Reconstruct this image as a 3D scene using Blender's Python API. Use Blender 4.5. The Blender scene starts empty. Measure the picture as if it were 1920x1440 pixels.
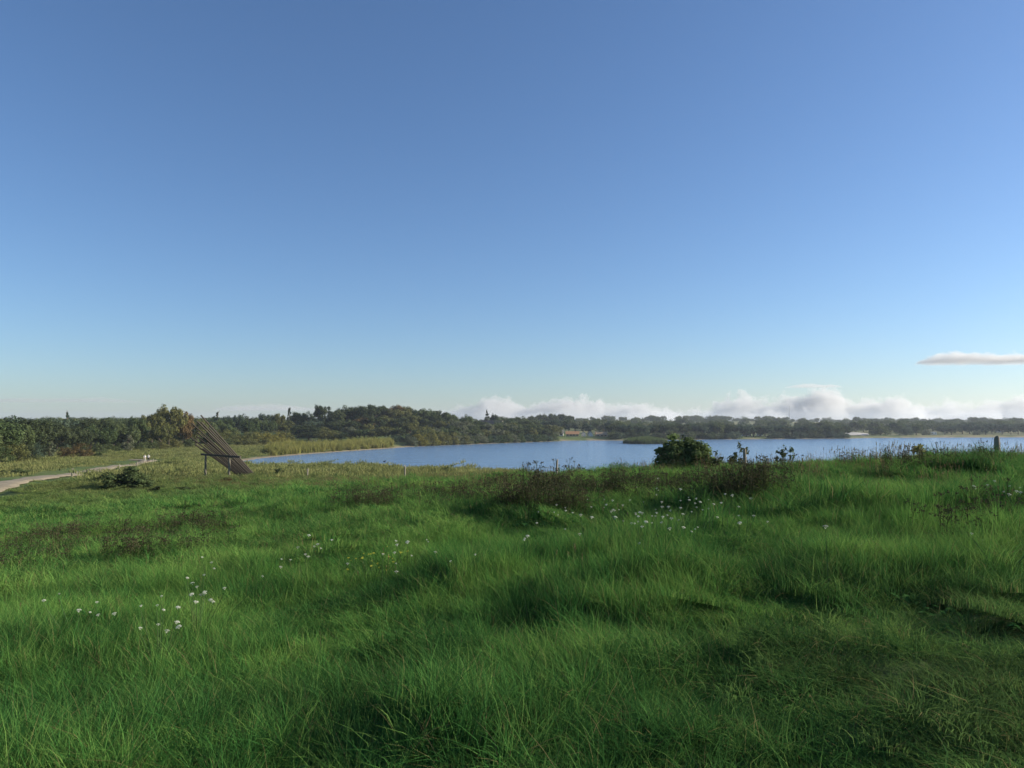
import bpy, math, random
import numpy as np
from mathutils import Vector, Matrix, Euler

# ------------------------------------------------------------------ camera, sky, sun, exposure
S = bpy.context.scene
COL = S.collection
EYE = 11.0                                  # metres above the lake
FPX, PITCH = 1386.0, math.atan(72 / 1386.0)
cd = bpy.data.cameras.new('camera')
cd.sensor_fit = 'HORIZONTAL'
cd.angle = 2 * math.atan(960 / FPX)
cd.clip_start, cd.clip_end = 0.05, 90000
cam = bpy.data.objects.new('camera', cd)
cam.location = (0, 0, EYE)
cam.rotation_euler = (math.pi / 2 + PITCH, 0, 0)
COL.objects.link(cam)
S.camera = cam

SUN_AZ, SUN_EL = math.radians(82), math.radians(22)      # clockwise from straight ahead (+Y)
W = bpy.data.worlds.new('World')
S.world = W
W.use_nodes = True
wn, wl = W.node_tree.nodes, W.node_tree.links
wn.clear()
sky = wn.new('ShaderNodeTexSky')
sky.sky_type = 'NISHITA'
sky.sun_disc = False
sky.sun_elevation = SUN_EL
sky.sun_rotation = SUN_AZ
sky.air_density, sky.dust_density, sky.ozone_density = 1.0, 0.5, 4.6
bg = wn.new('ShaderNodeBackground')
bg.inputs['Strength'].default_value = 0.076
wo = wn.new('ShaderNodeOutputWorld')
wb = wn.new('ShaderNodeMix'); wb.data_type = 'RGBA'; wb.blend_type = 'MULTIPLY'; wb.inputs[0].default_value = 1.0
wb.inputs[7].default_value = (.915, .968, 1.045, 1)            # white balance of the daylight
wl.new(sky.outputs[0], wb.inputs[6]); wl.new(wb.outputs[2], bg.inputs[0])
wl.new(bg.outputs[0], wo.inputs[0])

sd = bpy.data.lights.new('sun', 'SUN')
sd.energy, sd.angle, sd.color = 5.0, math.radians(0.5), (1.0, 0.90, 0.74)
sun = bpy.data.objects.new('sun', sd)
sdir = Vector((math.sin(SUN_AZ) * math.cos(SUN_EL), math.cos(SUN_AZ) * math.cos(SUN_EL), math.sin(SUN_EL)))
sun.rotation_euler = sdir.to_track_quat('Z', 'Y').to_euler()
sun.location = (60, 0, 60)
COL.objects.link(sun)

vs = S.view_settings
vs.view_transform, vs.look, vs.gamma, vs.exposure = 'Standard', 'None', 1.0, 0.9
vs.use_curve_mapping = False
S.cycles.volume_bounces = 2
S.cycles.max_bounces = 6
S.cycles.transparent_max_bounces = 8
S.cycles.use_denoising = True

rng = np.random.default_rng(7)
random.seed(7)

# ------------------------------------------------------------------ helpers
def tag(o, label=None, cat=None, group=None, kind=None):
    if label: o['label'] = label
    if cat: o['category'] = cat
    if group: o['group'] = group
    if kind: o['kind'] = kind
    return o

def mesh_of(name, V, F, mat=None, smooth=False, mats=None, mi=None):
    me = bpy.data.meshes.new(name)
    V = np.asarray(V, dtype=np.float32).reshape(-1, 3)
    if isinstance(F, np.ndarray):
        k = F.shape[1]
        me.vertices.add(len(V)); me.vertices.foreach_set('co', V.ravel())
        me.loops.add(F.size); me.loops.foreach_set('vertex_index', F.astype(np.int32).ravel())
        me.polygons.add(len(F))
        me.polygons.foreach_set('loop_start', np.arange(0, F.size, k, dtype=np.int32))
        me.update(calc_edges=True)
    else:
        me.from_pydata([tuple(v) for v in V], [], F)
        me.update()
    for m in (mats or ([mat] if mat else [])):
        me.materials.append(m)
    if mi is not None:
        me.polygons.foreach_set('material_index', np.asarray(mi, dtype=np.int32))
    if smooth:
        me.polygons.foreach_set('use_smooth', np.ones(len(me.polygons), dtype=bool))
    return me

def put(name, me, parent=None, loc=(0, 0, 0), rot=(0, 0, 0), scale=(1, 1, 1)):
    o = bpy.data.objects.new(name, me)
    o.location, o.rotation_euler, o.scale = loc, rot, scale
    if parent: o.parent = parent
    COL.objects.link(o)
    return o

def empty(name, loc, rz=0.0, scale=(1, 1, 1)):
    o = bpy.data.objects.new(name, None)
    o.empty_display_size = 0.3
    o.location, o.rotation_euler, o.scale = loc, (0, 0, rz), scale
    COL.objects.link(o)
    return o

class MB:
    """collects simple solids into one vertex and face list"""
    def __init__(s): s.V, s.F, s.M = [], [], []
    def add(s, V, F, m=0):
        b = len(s.V)
        s.V += [tuple(v) for v in V]
        s.F += [tuple(b + i for i in f) for f in F]
        s.M += [m] * len(F)
    def box(s, lo, hi, m=0):
        x0, y0, z0 = lo; x1, y1, z1 = hi
        s.add([(x0,y0,z0),(x1,y0,z0),(x1,y1,z0),(x0,y1,z0),(x0,y0,z1),(x1,y0,z1),(x1,y1,z1),(x0,y1,z1)],
              [(0,3,2,1),(4,5,6,7),(0,1,5,4),(1,2,6,5),(2,3,7,6),(3,0,4,7)], m)
    def tube(s, P, R, n=7, m=0, cap=True):
        P = [Vector(p) for p in P]
        V, F = [], []
        for i, p in enumerate(P):
            d = (P[min(i + 1, len(P) - 1)] - P[max(i - 1, 0)]).normalized()
            a = d.orthogonal().normalized() if i == 0 else (a - a.dot(d) * d).normalized()
            b = d.cross(a)
            for k in range(n):
                t = 2 * math.pi * k / n
                V.append(p + R[i] * (math.cos(t) * a + math.sin(t) * b))
        for i in range(len(P) - 1):
            for k in range(n):
                F.append((i*n + k, i*n + (k+1) % n, (i+1)*n + (k+1) % n, (i+1)*n + k))
        if cap:
            F.append(tuple(range(n))[::-1]); F.append(tuple((len(P)-1)*n + k for k in range(n)))
        s.add(V, F, m)
    def beam(s, a, b, w, t, up, m=0):
        """bar from a to b, w wide along 'up' projected, t thick"""
        a, b, up = Vector(a), Vector(b), Vector(up)
        d = (b - a).normalized()
        u = (up - up.dot(d) * d).normalized() * (w / 2)
        v = d.cross(u).normalized() * (t / 2)
        V = [a-u-v, a+u-v, a+u+v, a-u+v, b-u-v, b+u-v, b+u+v, b-u+v]
        s.add(V, [(0,1,2,3)[::-1],(4,5,6,7),(0,1,5,4),(1,2,6,5),(2,3,7,6),(3,0,4,7)], m)
    def mesh(s, name, mat=None, mats=None, smooth=False):
        return mesh_of(name, s.V, s.F, mat, smooth, mats, s.M if mats else None)

def sstep(a, b, x):
    t = np.clip((x - a) / (b - a), 0, 1)
    return t * t * (3 - 2 * t)

def _hash(i, j, s):
    h = (i.astype(np.int64) * 374761393 + j.astype(np.int64) * 668265263 + s * 974634777) & 0x7fffffff
    h = ((h ^ (h >> 13)) * 1274126177) & 0x7fffffff
    return ((h ^ (h >> 16)) & 0xffff) / 65535.0

def vnoise(x, y, s=0):
    x, y = np.asarray(x, float), np.asarray(y, float)
    i, j = np.floor(x), np.floor(y)
    u, v = x - i, y - j
    u, v = u*u*(3-2*u), v*v*(3-2*v)
    a, b, c, d = _hash(i, j, s), _hash(i+1, j, s), _hash(i, j+1, s), _hash(i+1, j+1, s)
    return (a*(1-u) + b*u)*(1-v) + (c*(1-u) + d*u)*v

def fbm(x, y, s=0, o=3):
    r, a, t = 0, 1.0, 0
    for k in range(o):
        r = r + a * vnoise(x * 2**k, y * 2**k, s + k); t += a; a *= .5
    return r / t

# ------------------------------------------------------------------ the lie of the land
LAKE = np.array([(-60,166),(-69,178),(-76,200),(-77,228),(-71,258),(-60,290),(-46,331),(-36,350),(-20,372),(0,398),(22,425),
                 (34,446),(62,452),(74,440),(64,404),(57,384),(66,374),(80,380),(82,402),(92,462),(130,478),(228,502),(252,520),(300,534),
                 (390,546),(560,540),(760,470),(800,330),(640,190),(420,90),(260,20),(150,-40),(96,-20),
                 (72,30),(55,66),(30,104),(4,132),(-26,150),(-46,158)], float)
PATH = [(-36,30),(-41,50),(-46.5,67),(-54.5,88),(-63,110),(-72,134),(-80,156),(-87.5,178),(-91,186),(-98,192)]

def sdf(x, y):
    shp = np.shape(x); x = np.ravel(np.asarray(x, float)); y = np.ravel(np.asarray(y, float))
    best = np.full(x.shape, 1e18); ins = np.zeros(x.shape, bool)
    n = len(LAKE)
    for k in range(n):
        (ax, ay), (bx, by) = LAKE[k], LAKE[(k + 1) % n]
        dx, dy = bx - ax, by - ay
        t = np.clip(((x-ax)*dx + (y-ay)*dy) / (dx*dx + dy*dy), 0, 1)
        best = np.minimum(best, (x-ax-t*dx)**2 + (y-ay-t*dy)**2)
        c = (ay > y) != (by > y)
        with np.errstate(divide='ignore', invalid='ignore'):
            ins ^= c & (x < (bx-ax) * (y-ay) / (by-ay if by != ay else 1e-9) + ax)
    d = np.sqrt(best)
    d = np.where(ins, -d, d)
    return d.reshape(shp)

def pathdist(x, y):
    best = np.full(np.shape(x), 1e18)
    for (ax, ay), (bx, by) in zip(PATH[:-1], PATH[1:]):
        dx, dy = bx-ax, by-ay
        t = np.clip(((x-ax)*dx + (y-ay)*dy) / (dx*dx+dy*dy), 0, 1)
        best = np.minimum(best, (x-ax-t*dx)**2 + (y-ay-t*dy)**2)
    return np.sqrt(best)

def smin(a, b, k):
    h = np.clip(.5 + .5*(b-a)/k, 0, 1)
    return b*(1-h) + a*h - k*h*(1-h)

def bump(x, y, cx, cy, rx, ry, h):
    return h * np.exp(-((x-cx)/rx)**2 - ((y-cy)/ry)**2)

def height(x, y):
    x, y = np.asarray(x, float), np.asarray(y, float)
    r = -.565*x + .826*y
    xs = np.where(x > 14, 14 + (x-14)*.25, np.where(x < -60, -60, x))
    near = 9.4 + .10*np.clip(xs, -60, 30) - .028*np.clip(y, -60, 90)
    q = .826*x + .565*y
    near = near - .34*np.exp(-((x+1)/9)**2 - ((y-42)/14)**2) - .10*np.exp(-((x-13)/7)**2 - ((y-19)/11)**2) - .24*4*np.log1p(np.exp(np.clip((q-27)/4, -30, 30)))       # falls away to the lake beyond the brow
    meadow = 4.0 - .036*(np.clip(y, 40, 400) - 105)
    meadow = -smin(-meadow, np.full_like(meadow, -1.15), .8)
    a = sstep(42, 92, r)
    land = near*(1-a) + meadow*a
    D = np.hypot(x, y)
    far = np.clip((y-560), 0, 4500)
    land = land + np.where(y > 560, 0, 0)
    land = land + 7.5*sstep(620, 1500, D) + 5*sstep(1500, 3500, D)*fbm(x/900, y/900, 5)
    land = land + bump(x, y, -86, 455, 75, 48, 6.5) + bump(x, y, -10, 560, 70, 60, 3.0) + bump(x, y, 42, 800, 70, 80, 5.5) \
         + bump(x, y, 250, 1500, 420, 300, 6) + bump(x, y, -260, 620, 200, 180, 3)
    # uneven tussocky ground close by, gentler swells farther off
    nearw = 1 - sstep(35, 75, D)
    land = land + nearw * (.62*(fbm(x/2.4, y/1.9, 11, 3) - .5)*(.45 + .55*sstep(2, 6, D)) + .35*(fbm(x/9, y/8, 21, 2) - .5))
    land = land + sstep(50, 90, D) * .9*(fbm(x/26, y/22, 31, 3) - .5) * (1 - sstep(900, 1500, D)*.2)
    s = sdf(x, y)
    shore = .06 + .045*np.clip(s, 0, 4) + .22*np.clip(s-4, 0, 400)
    out = smin(land, shore, 1.2)
    return np.where(s > 0, np.maximum(out, .02*np.minimum(s, 3)), np.maximum(-3.0, .18*s))

def hz(x, y): return float(height(np.array([x]), np.array([y]))[0])

def survey(px, py, above=0.0):
    """the place on the land seen along a bearing: walks out until the sight line comes down to 'above' the ground"""
    c, s = math.cos(PITCH), math.sin(PITCH)
    u, v = (px - 960) / FPX, (720 - py) / FPX
    d = np.array((u, c - v*s, s + v*c)); d /= d[1]
    t = np.concatenate([np.arange(1.5, 60, .1), np.arange(60, 700, .5)])
    z = EYE + d[2]*t
    g = height(d[0]*t, t) + above
    k = np.argmax(z <= g)
    return float(d[0]*t[k]), float(t[k]), float(g[k] - above)

def bearing(px, dist):
    """a spot on the ground on the given bearing, dist metres ahead"""
    x = (px - 960) / FPX * dist
    return x, dist, hz(x, dist)

# ------------------------------------------------------------------ materials
def new_mat(name):
    m = bpy.data.materials.new(name); m.use_nodes = True
    nt = m.node_tree; nt.nodes.clear()
    return m, nt.nodes, nt.links

def ramp(n, stops):
    r = n.new('ShaderNodeValToRGB')
    e = r.color_ramp.elements
    while len(e) < len(stops): e.new(.5)
    for q, (p, c) in zip(e, stops):
        q.position, q.color = p, (*c, 1)
    return r

def noise(n, l, scale, vec=None, detail=4, rough=.55):
    t = n.new('ShaderNodeTexNoise')
    t.inputs['Scale'].default_value, t.inputs['Detail'].default_value, t.inputs['Roughness'].default_value = scale, detail, rough
    if vec is not None: l.new(vec, t.inputs['Vector'])
    return t

def mixc(n, l, fac, a, b, mode='MIX'):
    m = n.new('ShaderNodeMix'); m.data_type = 'RGBA'; m.blend_type = mode
    for sock, v in ((m.inputs[0], fac), (m.inputs[6], a), (m.inputs[7], b)):
        if isinstance(v, (int, float)): sock.default_value = v
        elif isinstance(v, tuple): sock.default_value = (*v, 1)
        else: l.new(v, sock)
    return m.outputs[2]

def plain(name, col, rough=.8, var=.25, scale=6.0, bumpk=0.0, stretch=None):
    m, n, l = new_mat(name)
    tc = n.new('ShaderNodeTexCoord')
    vec = tc.outputs['Object']
    if stretch:
        mp = n.new('ShaderNodeMapping'); mp.inputs['Scale'].default_value = stretch
        l.new(vec, mp.inputs[0]); vec = mp.outputs[0]
    t = noise(n, l, scale, vec, 6, .6)
    r = ramp(n, [(.3, tuple(c*(1-var) for c in col)), (.7, tuple(min(1, c*(1+var)) for c in col))])
    l.new(t.outputs[0], r.inputs[0])
    p = n.new('ShaderNodeBsdfPrincipled'); p.inputs['Roughness'].default_value = rough
    p.inputs['Specular IOR Level'].default_value = .3
    l.new(r.outputs[0], p.inputs['Base Color'])
    if name == 'weathered_plank':
        oi = n.new('ShaderNodeObjectInfo'); mr = n.new('ShaderNodeMapRange'); mr.inputs[3].default_value, mr.inputs[4].default_value = .5, 2.0
        l.new(oi.outputs['Random'], mr.inputs[0]); hs = n.new('ShaderNodeHueSaturation'); l.new(r.outputs[0], hs.inputs['Color']); l.new(mr.outputs[0], hs.inputs['Value'])
        l.new(hs.outputs[0], p.inputs['Base Color'])
    if bumpk:
        b = n.new('ShaderNodeBump'); b.inputs['Strength'].default_value = bumpk; b.inputs['Distance'].default_value = .02
        l.new(t.outputs[0], b.inputs['Height']); l.new(b.outputs[0], p.inputs['Normal'])
    o = n.new('ShaderNodeOutputMaterial'); l.new(p.outputs[0], o.inputs[0])
    return m

def leaf_mat(name, c0, c1, transl=.4):
    """foliage: tone differs from tree to tree and from leaf to leaf"""
    m, n, l = new_mat(name)
    oi = n.new('ShaderNodeObjectInfo')
    at = n.new('ShaderNodeAttribute'); at.attribute_name = 'rnd'
    a = mixc(n, l, oi.outputs['Random'], c0, c1)
    v = n.new('ShaderNodeMapRange'); v.inputs[3].default_value, v.inputs[4].default_value = .6, 1.45
    l.new(at.outputs['Fac'], v.inputs[0])
    h = n.new('ShaderNodeHueSaturation'); l.new(a, h.inputs['Color']); l.new(v.outputs[0], h.inputs['Value'])
    d = n.new('ShaderNodeBsdfDiffuse'); t = n.new('ShaderNodeBsdfTranslucent'); x = n.new('ShaderNodeMixShader')
    x.inputs[0].default_value = transl
    l.new(h.outputs[0], d.inputs[0]); l.new(h.outputs[0], t.inputs[0])
    l.new(d.outputs[0], x.inputs[1]); l.new(t.outputs[0], x.inputs[2])
    o = n.new('ShaderNodeOutputMaterial'); l.new(x.outputs[0], o.inputs[0])
    return m

LEAF = {
    'dark':  leaf_mat('leaf_dark_green', (0.0435,0.0602,0.0282), (0.0704,0.087,0.041)),
    'mid':   leaf_mat('leaf_mid_green', (0.064,0.0922,0.0384), (0.1024,0.1254,0.0538)),
    'olive': leaf_mat('leaf_olive', (0.1088,0.1203,0.0435), (0.1536,0.151,0.0563)),
    'yellow': leaf_mat('leaf_yellow_green', (0.1536,0.1472,0.0384), (0.2,0.1856,0.0486)),
    'grey':  leaf_mat('leaf_grey_willow', (0.105,0.1229,0.0768), (0.1536,0.1664,0.1024)),
    'brown': leaf_mat('leaf_brownish', (0.1088,0.0819,0.0384), (0.1536,0.1088,0.0512)),
    'fresh': leaf_mat('leaf_fresh_green', (.08,.12,.045), (.11,.15,.06), .5),
    'blue':  leaf_mat('leaf_blue_green', (0.0538,0.0819,0.0538), (0.0845,0.1152,0.0742)),
}
BARK = plain('bark', (.10,.08,.06), .9, .4, 5)
WOOD = plain('weathered_plank', (.040,.034,.027), .85, .3, 2.5, .3, (6, 6, .6))
POSTWOOD = plain('weathered_post', (.2,.18,.145), .85, .35, 9, .4, (8, 8, 1))
SCULPTPOST = plain('weathered_round_post', (.16,.145,.115), .85, .3, 9, .3, (8, 8, 1))
LIGHTWOOD = plain('pale_post', (.27,.25,.2), .85, .25, 9, .3, (8, 8, 1))

# grass blade: position gives the patches of different grasses, 'dry' comes from the place where the tuft grows
def grass_mat(name, deep, mid, lime, straw, transl=.35):
    m, n, l = new_mat(name)
    g = n.new('ShaderNodeNewGeometry')
    at = n.new('ShaderNodeAttribute'); at.attribute_name = 'rnd'
    dr = n.new('ShaderNodeAttribute'); dr.attribute_type = 'INSTANCER'; dr.attribute_name = 'dry'
    t1 = noise(n, l, .55, g.outputs['Position'], 3, .55)
    t2 = noise(n, l, .13, g.outputs['Position'], 2, .5)
    s = n.new('ShaderNodeMath'); s.operation = 'MULTIPLY_ADD'; s.inputs[1].default_value = .5
    l.new(t1.outputs[0], s.inputs[0])
    s2 = n.new('ShaderNodeMath'); s2.operation = 'MULTIPLY_ADD'; s2.inputs[1].default_value = .28
    l.new(t2.outputs[0], s2.inputs[0])
    s3 = n.new('ShaderNodeMath'); s3.operation = 'MULTIPLY'; s3.inputs[1].default_value = .34
    l.new(at.outputs['Fac'], s3.inputs[0]); l.new(s3.outputs[0], s2.inputs[2]); l.new(s2.outputs[0], s.inputs[2])
    r = ramp(n, [(.43, deep), (.54, mid), (.63, lime)])
    l.new(s.outputs[0], r.inputs[0])
    dm = n.new('ShaderNodeMath'); dm.operation = 'MULTIPLY_ADD'; dm.inputs[1].default_value = .5; dm.use_clamp = True
    l.new(at.outputs['Fac'], dm.inputs[0])
    ds = n.new('ShaderNodeMath'); ds.operation = 'SUBTRACT'; ds.inputs[1].default_value = .25
    l.new(dr.outputs['Fac'], ds.inputs[0]); l.new(ds.outputs[0], dm.inputs[2])
    gt = n.new('ShaderNodeMath'); gt.operation = 'GREATER_THAN'; gt.inputs[1].default_value = .955      # the odd dead blade
    l.new(at.outputs['Fac'], gt.inputs[0])
    mxm = n.new('ShaderNodeMath'); mxm.operation = 'MULTIPLY_ADD'; mxm.inputs[1].default_value = .75; mxm.use_clamp = True
    l.new(gt.outputs[0], mxm.inputs[0]); l.new(dm.outputs[0], mxm.inputs[2])
    c = mixc(n, l, mxm.outputs[0], r.outputs[0], straw)
    d = n.new('ShaderNodeBsdfDiffuse'); tr = n.new('ShaderNodeBsdfTranslucent'); x = n.new('ShaderNodeMixShader')
    x.inputs[0].default_value = transl
    l.new(c, d.inputs[0]); l.new(c, tr.inputs[0]); l.new(d.outputs[0], x.inputs[1]); l.new(tr.outputs[0], x.inputs[2])
    o = n.new('ShaderNodeOutputMaterial'); l.new(x.outputs[0], o.inputs[0])
    return m
GRASS = grass_mat('grass_blades', (.032,.098,.026), (.060,.18,.040), (.14,.275,.058), (.19,.17,.075))
MEADOWG = grass_mat('meadow_grass', (.085,.13,.042), (.12,.165,.052), (.17,.205,.066), (.25,.235,.10))
WEED = leaf_mat('weed_stems', (.04,.058,.022), (.06,.07,.03), .25)
SEED = leaf_mat('weed_seed_heads', (.05,.05,.03), (.08,.07,.042), .15)
PANICLE = leaf_mat('grass_seed_heads', (.15,.12,.06), (.19,.15,.08), .3)
REED = leaf_mat('reed_leaves', (.18,.19,.055), (.23,.22,.07), .4)

def ground_mat():
    m, n, l = new_mat('ground_soil_and_turf')
    g = n.new('ShaderNodeNewGeometry')
    z = n.new('ShaderNodeVertexColor'); z.layer_name = 'zone'
    sp = n.new('ShaderNodeSeparateColor'); l.new(z.outputs[0], sp.inputs[0])
    t1 = noise(n, l, .35, g.outputs['Position'], 8, .65)
    t2 = noise(n, l, .03, g.outputs['Position'], 4, .5)
    lush = ramp(n, [(.35, (.024,.062,.018)), (.65, (.045,.105,.028))]); l.new(t1.outputs[0], lush.inputs[0])
    dry = ramp(n, [(.3, (.10,.125,.04)), (.7, (.20,.185,.075))]); l.new(t1.outputs[0], dry.inputs[0])
    c = mixc(n, l, sp.outputs[0], lush.outputs[0], dry.outputs[0])
    fld = ramp(n, [(.40, (.06,.085,.03)), (.5, (.12,.125,.05)), (.58, (.20,.18,.09)), (.66, (.09,.11,.04))])
    fld.color_ramp.interpolation = 'EASE'
    l.new(t2.outputs[0], fld.inputs[0])
    c = mixc(n, l, sp.outputs[2], c, fld.outputs[0])
    sand = ramp(n, [(.3, (.16,.125,.085)), (.7, (.30,.25,.18))]); l.new(t1.outputs[0], sand.inputs[0])
    c = mixc(n, l, sp.outputs[1], c, sand.outputs[0])
    p = n.new('ShaderNodeBsdfPrincipled'); p.inputs['Roughness'].default_value = .95
    p.inputs['Specular IOR Level'].default_value = .1
    l.new(c, p.inputs['Base Color'])
    b = n.new('ShaderNodeBump'); b.inputs['Strength'].default_value = .6; b.inputs['Distance'].default_value = .25
    t3 = noise(n, l, 1.6, g.outputs['Position'], 5, .6)
    l.new(t3.outputs[0], b.inputs['Height']); l.new(b.outputs[0], p.inputs['Normal'])
    o = n.new('ShaderNodeOutputMaterial'); l.new(p.outputs[0], o.inputs[0])
    return m

def water_mat():
    m, n, l = new_mat('lake_water')
    g = n.new('ShaderNodeNewGeometry')
    mp = n.new('ShaderNodeMapping'); mp.inputs['Rotation'].default_value = (0, 0, math.radians(14)); mp.inputs['Scale'].default_value = (.35, 1, 1)
    l.new(g.outputs['Position'], mp.inputs[0])
    t = noise(n, l, .55, mp.outputs[0], 4, .6)
    mp2 = n.new('ShaderNodeMapping'); mp2.inputs['Scale'].default_value = (.25, 1, 1)
    l.new(g.outputs['Position'], mp2.inputs[0])
    gust = noise(n, l, .035, mp2.outputs[0], 3, .6)
    gr = n.new('ShaderNodeMapRange'); gr.inputs[1].default_value, gr.inputs[2].default_value = .38, .62
    gr.inputs[3].default_value, gr.inputs[4].default_value = .12, .42
    l.new(gust.outputs[0], gr.inputs[0])
    mp3 = n.new('ShaderNodeMapping'); mp3.inputs['Rotation'].default_value = (0, 0, math.radians(8)); mp3.inputs['Scale'].default_value = (.3, 1, 1)
    l.new(g.outputs['Position'], mp3.inputs[0])
    swell = noise(n, l, .26, mp3.outputs[0], 4, .65)
    b0 = n.new('ShaderNodeBump'); b0.inputs['Distance'].default_value = 1.0; b0.inputs['Strength'].default_value = .9
    l.new(swell.outputs[0], b0.inputs['Height'])
    b = n.new('ShaderNodeBump'); b.inputs['Distance'].default_value = .35
    l.new(b0.outputs[0], b.inputs['Normal'])
    l.new(gr.outputs[0], b.inputs['Strength'])
    l.new(t.outputs[0], b.inputs['Height'])
    p = n.new('ShaderNodeBsdfPrincipled')
    p.inputs['Base Color'].default_value = (.12,.21,.34, 1)
    p.inputs['Roughness'].default_value = .16
    p.inputs['IOR'].default_value = 1.333
    l.new(b.outputs[0], p.inputs['Normal'])
    o = n.new('ShaderNodeOutputMaterial'); l.new(p.outputs[0], o.inputs[0])
    return m

# ------------------------------------------------------------------ ground, water, path
ang = np.concatenate([np.arange(-62, 62, .4), np.arange(62, 298, 4)])
rad = [0.0, .5]
while rad[-1] < 5600:
    q = rad[-1]
    rad.append(q * (1.03 if q < 30 else 1.012 if q < 330 else 1.02 if q < 900 else 1.05))
rad = np.array(rad[1:])
A, R_ = np.meshgrid(np.radians(ang), rad)
GX, GY = (R_*np.sin(A)).ravel(), (R_*np.cos(A)).ravel()
pd_ = pathdist(GX, GY)
GZ = height(GX, GY) - .16*(1 - sstep(2.0, 3.2, pd_))
na, nr = len(ang), len(rad)
ii, jj = np.meshgrid(np.arange(nr-1), np.arange(na), indexing='ij')
ii, jj = ii.ravel(), jj.ravel(); j2 = (jj+1) % na
F = np.stack([ii*na+jj, ii*na+j2, (ii+1)*na+j2, (ii+1)*na+jj], 1)[:, ::-1]
gV = np.vstack([np.stack([GX, GY, GZ], 1), [[0, 0, hz(0, 0)]]])
gme = mesh_of('ground', gV, F, ground_mat(), True)
gs = sdf(GX, GY); gD = np.hypot(GX, GY); gr = -.565*GX + .826*GY
def dryness(x, y):
    r = -.565*x + .826*y
    d = .38*sstep(38, 75, r + 10*(fbm(x/14, y/14, 41) - .5))
    d = d + .5*(fbm(x/17, y/13, 51, 3) - .5)*sstep(30, 70, r)
    d = np.maximum(d, .95*np.exp(-((x+75)/52)**2 - ((y-318)/42)**2))      # the sunny bank of yellow grass
    return np.clip(d, 0, 1)
zone = np.zeros((len(gV), 4), np.float32); zone[:, 3] = 1
zone[:-1, 0] = dryness(GX, GY)
zone[:-1, 1] = (1 - sstep(2.2, 4.2, gs + 2.5*(fbm(GX/5, GY/5, 61) - .5))) * (gD > 100)
trod_ = np.exp(-((GX-3.2)/1.5)**2 - ((GY-4.0)/2.4)**2)
zone[:-1, 0] = np.maximum(zone[:-1, 0], .45*trod_); zone[:-1, 1] = np.maximum(zone[:-1, 1], .55*trod_*sstep(.35, .65, fbm(GX/.5, GY/.35, 63)))
zone[:-1, 2] = sstep(520, 700, gD)
ca = gme.color_attributes.new('zone', 'FLOAT_COLOR', 'POINT'); ca.data.foreach_set('color', zone.ravel())
tag(put('ground', gme), 'grassy hillside and meadows around the lake', kind='structure')

wme = mesh_of('water', [(-110,-60,0),(830,-60,0),(830,580,0),(-110,580,0)], [(0,1,2,3)], water_mat())
tag(put('water', wme), 'wind rippled blue lake', kind='structure')

GRAVEL = plain('path_gravel', (.225,.19,.13), .95, .25, 1.2, .4)
pp = [Vector((*p, 0)) for p in PATH]
pts = []
for a, b, c, d in zip([pp[0]]+pp[:-2], pp[:-1], pp[1:], pp[2:]+[pp[-1]]):
    for k in range(20):
        t = k/20
        pts.append(.5*((2*b) + (c-a)*t + (2*a-5*b+4*c-d)*t*t + (3*b-a-3*c+d)*t**3))
PV, PF = [], []
for i, p in enumerate(pts):
    dr = (pts[min(i+1, len(pts)-1)] - pts[max(i-1, 0)]).normalized(); nm = Vector((dr.y, -dr.x, 0))
    wv = 1.4 + .3*math.sin(i*.37) + .2*math.sin(i*1.3)
    for k in range(9):
        q = p + nm*wv*(k/4 - 1)
        PV.append((q.x, q.y, hz(q.x, q.y) + .05 + .03*(1 - (k/4-1)**2) - (.12 if k in (0, 8) else 0)))
    if i:
        PF += [((i-1)*9+k, (i-1)*9+k+1, i*9+k+1, i*9+k) for k in range(8)]
tag(put('path', mesh_of('path', PV, PF, GRAVEL, True)), 'pale gravel path across the meadow', kind='structure')

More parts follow.
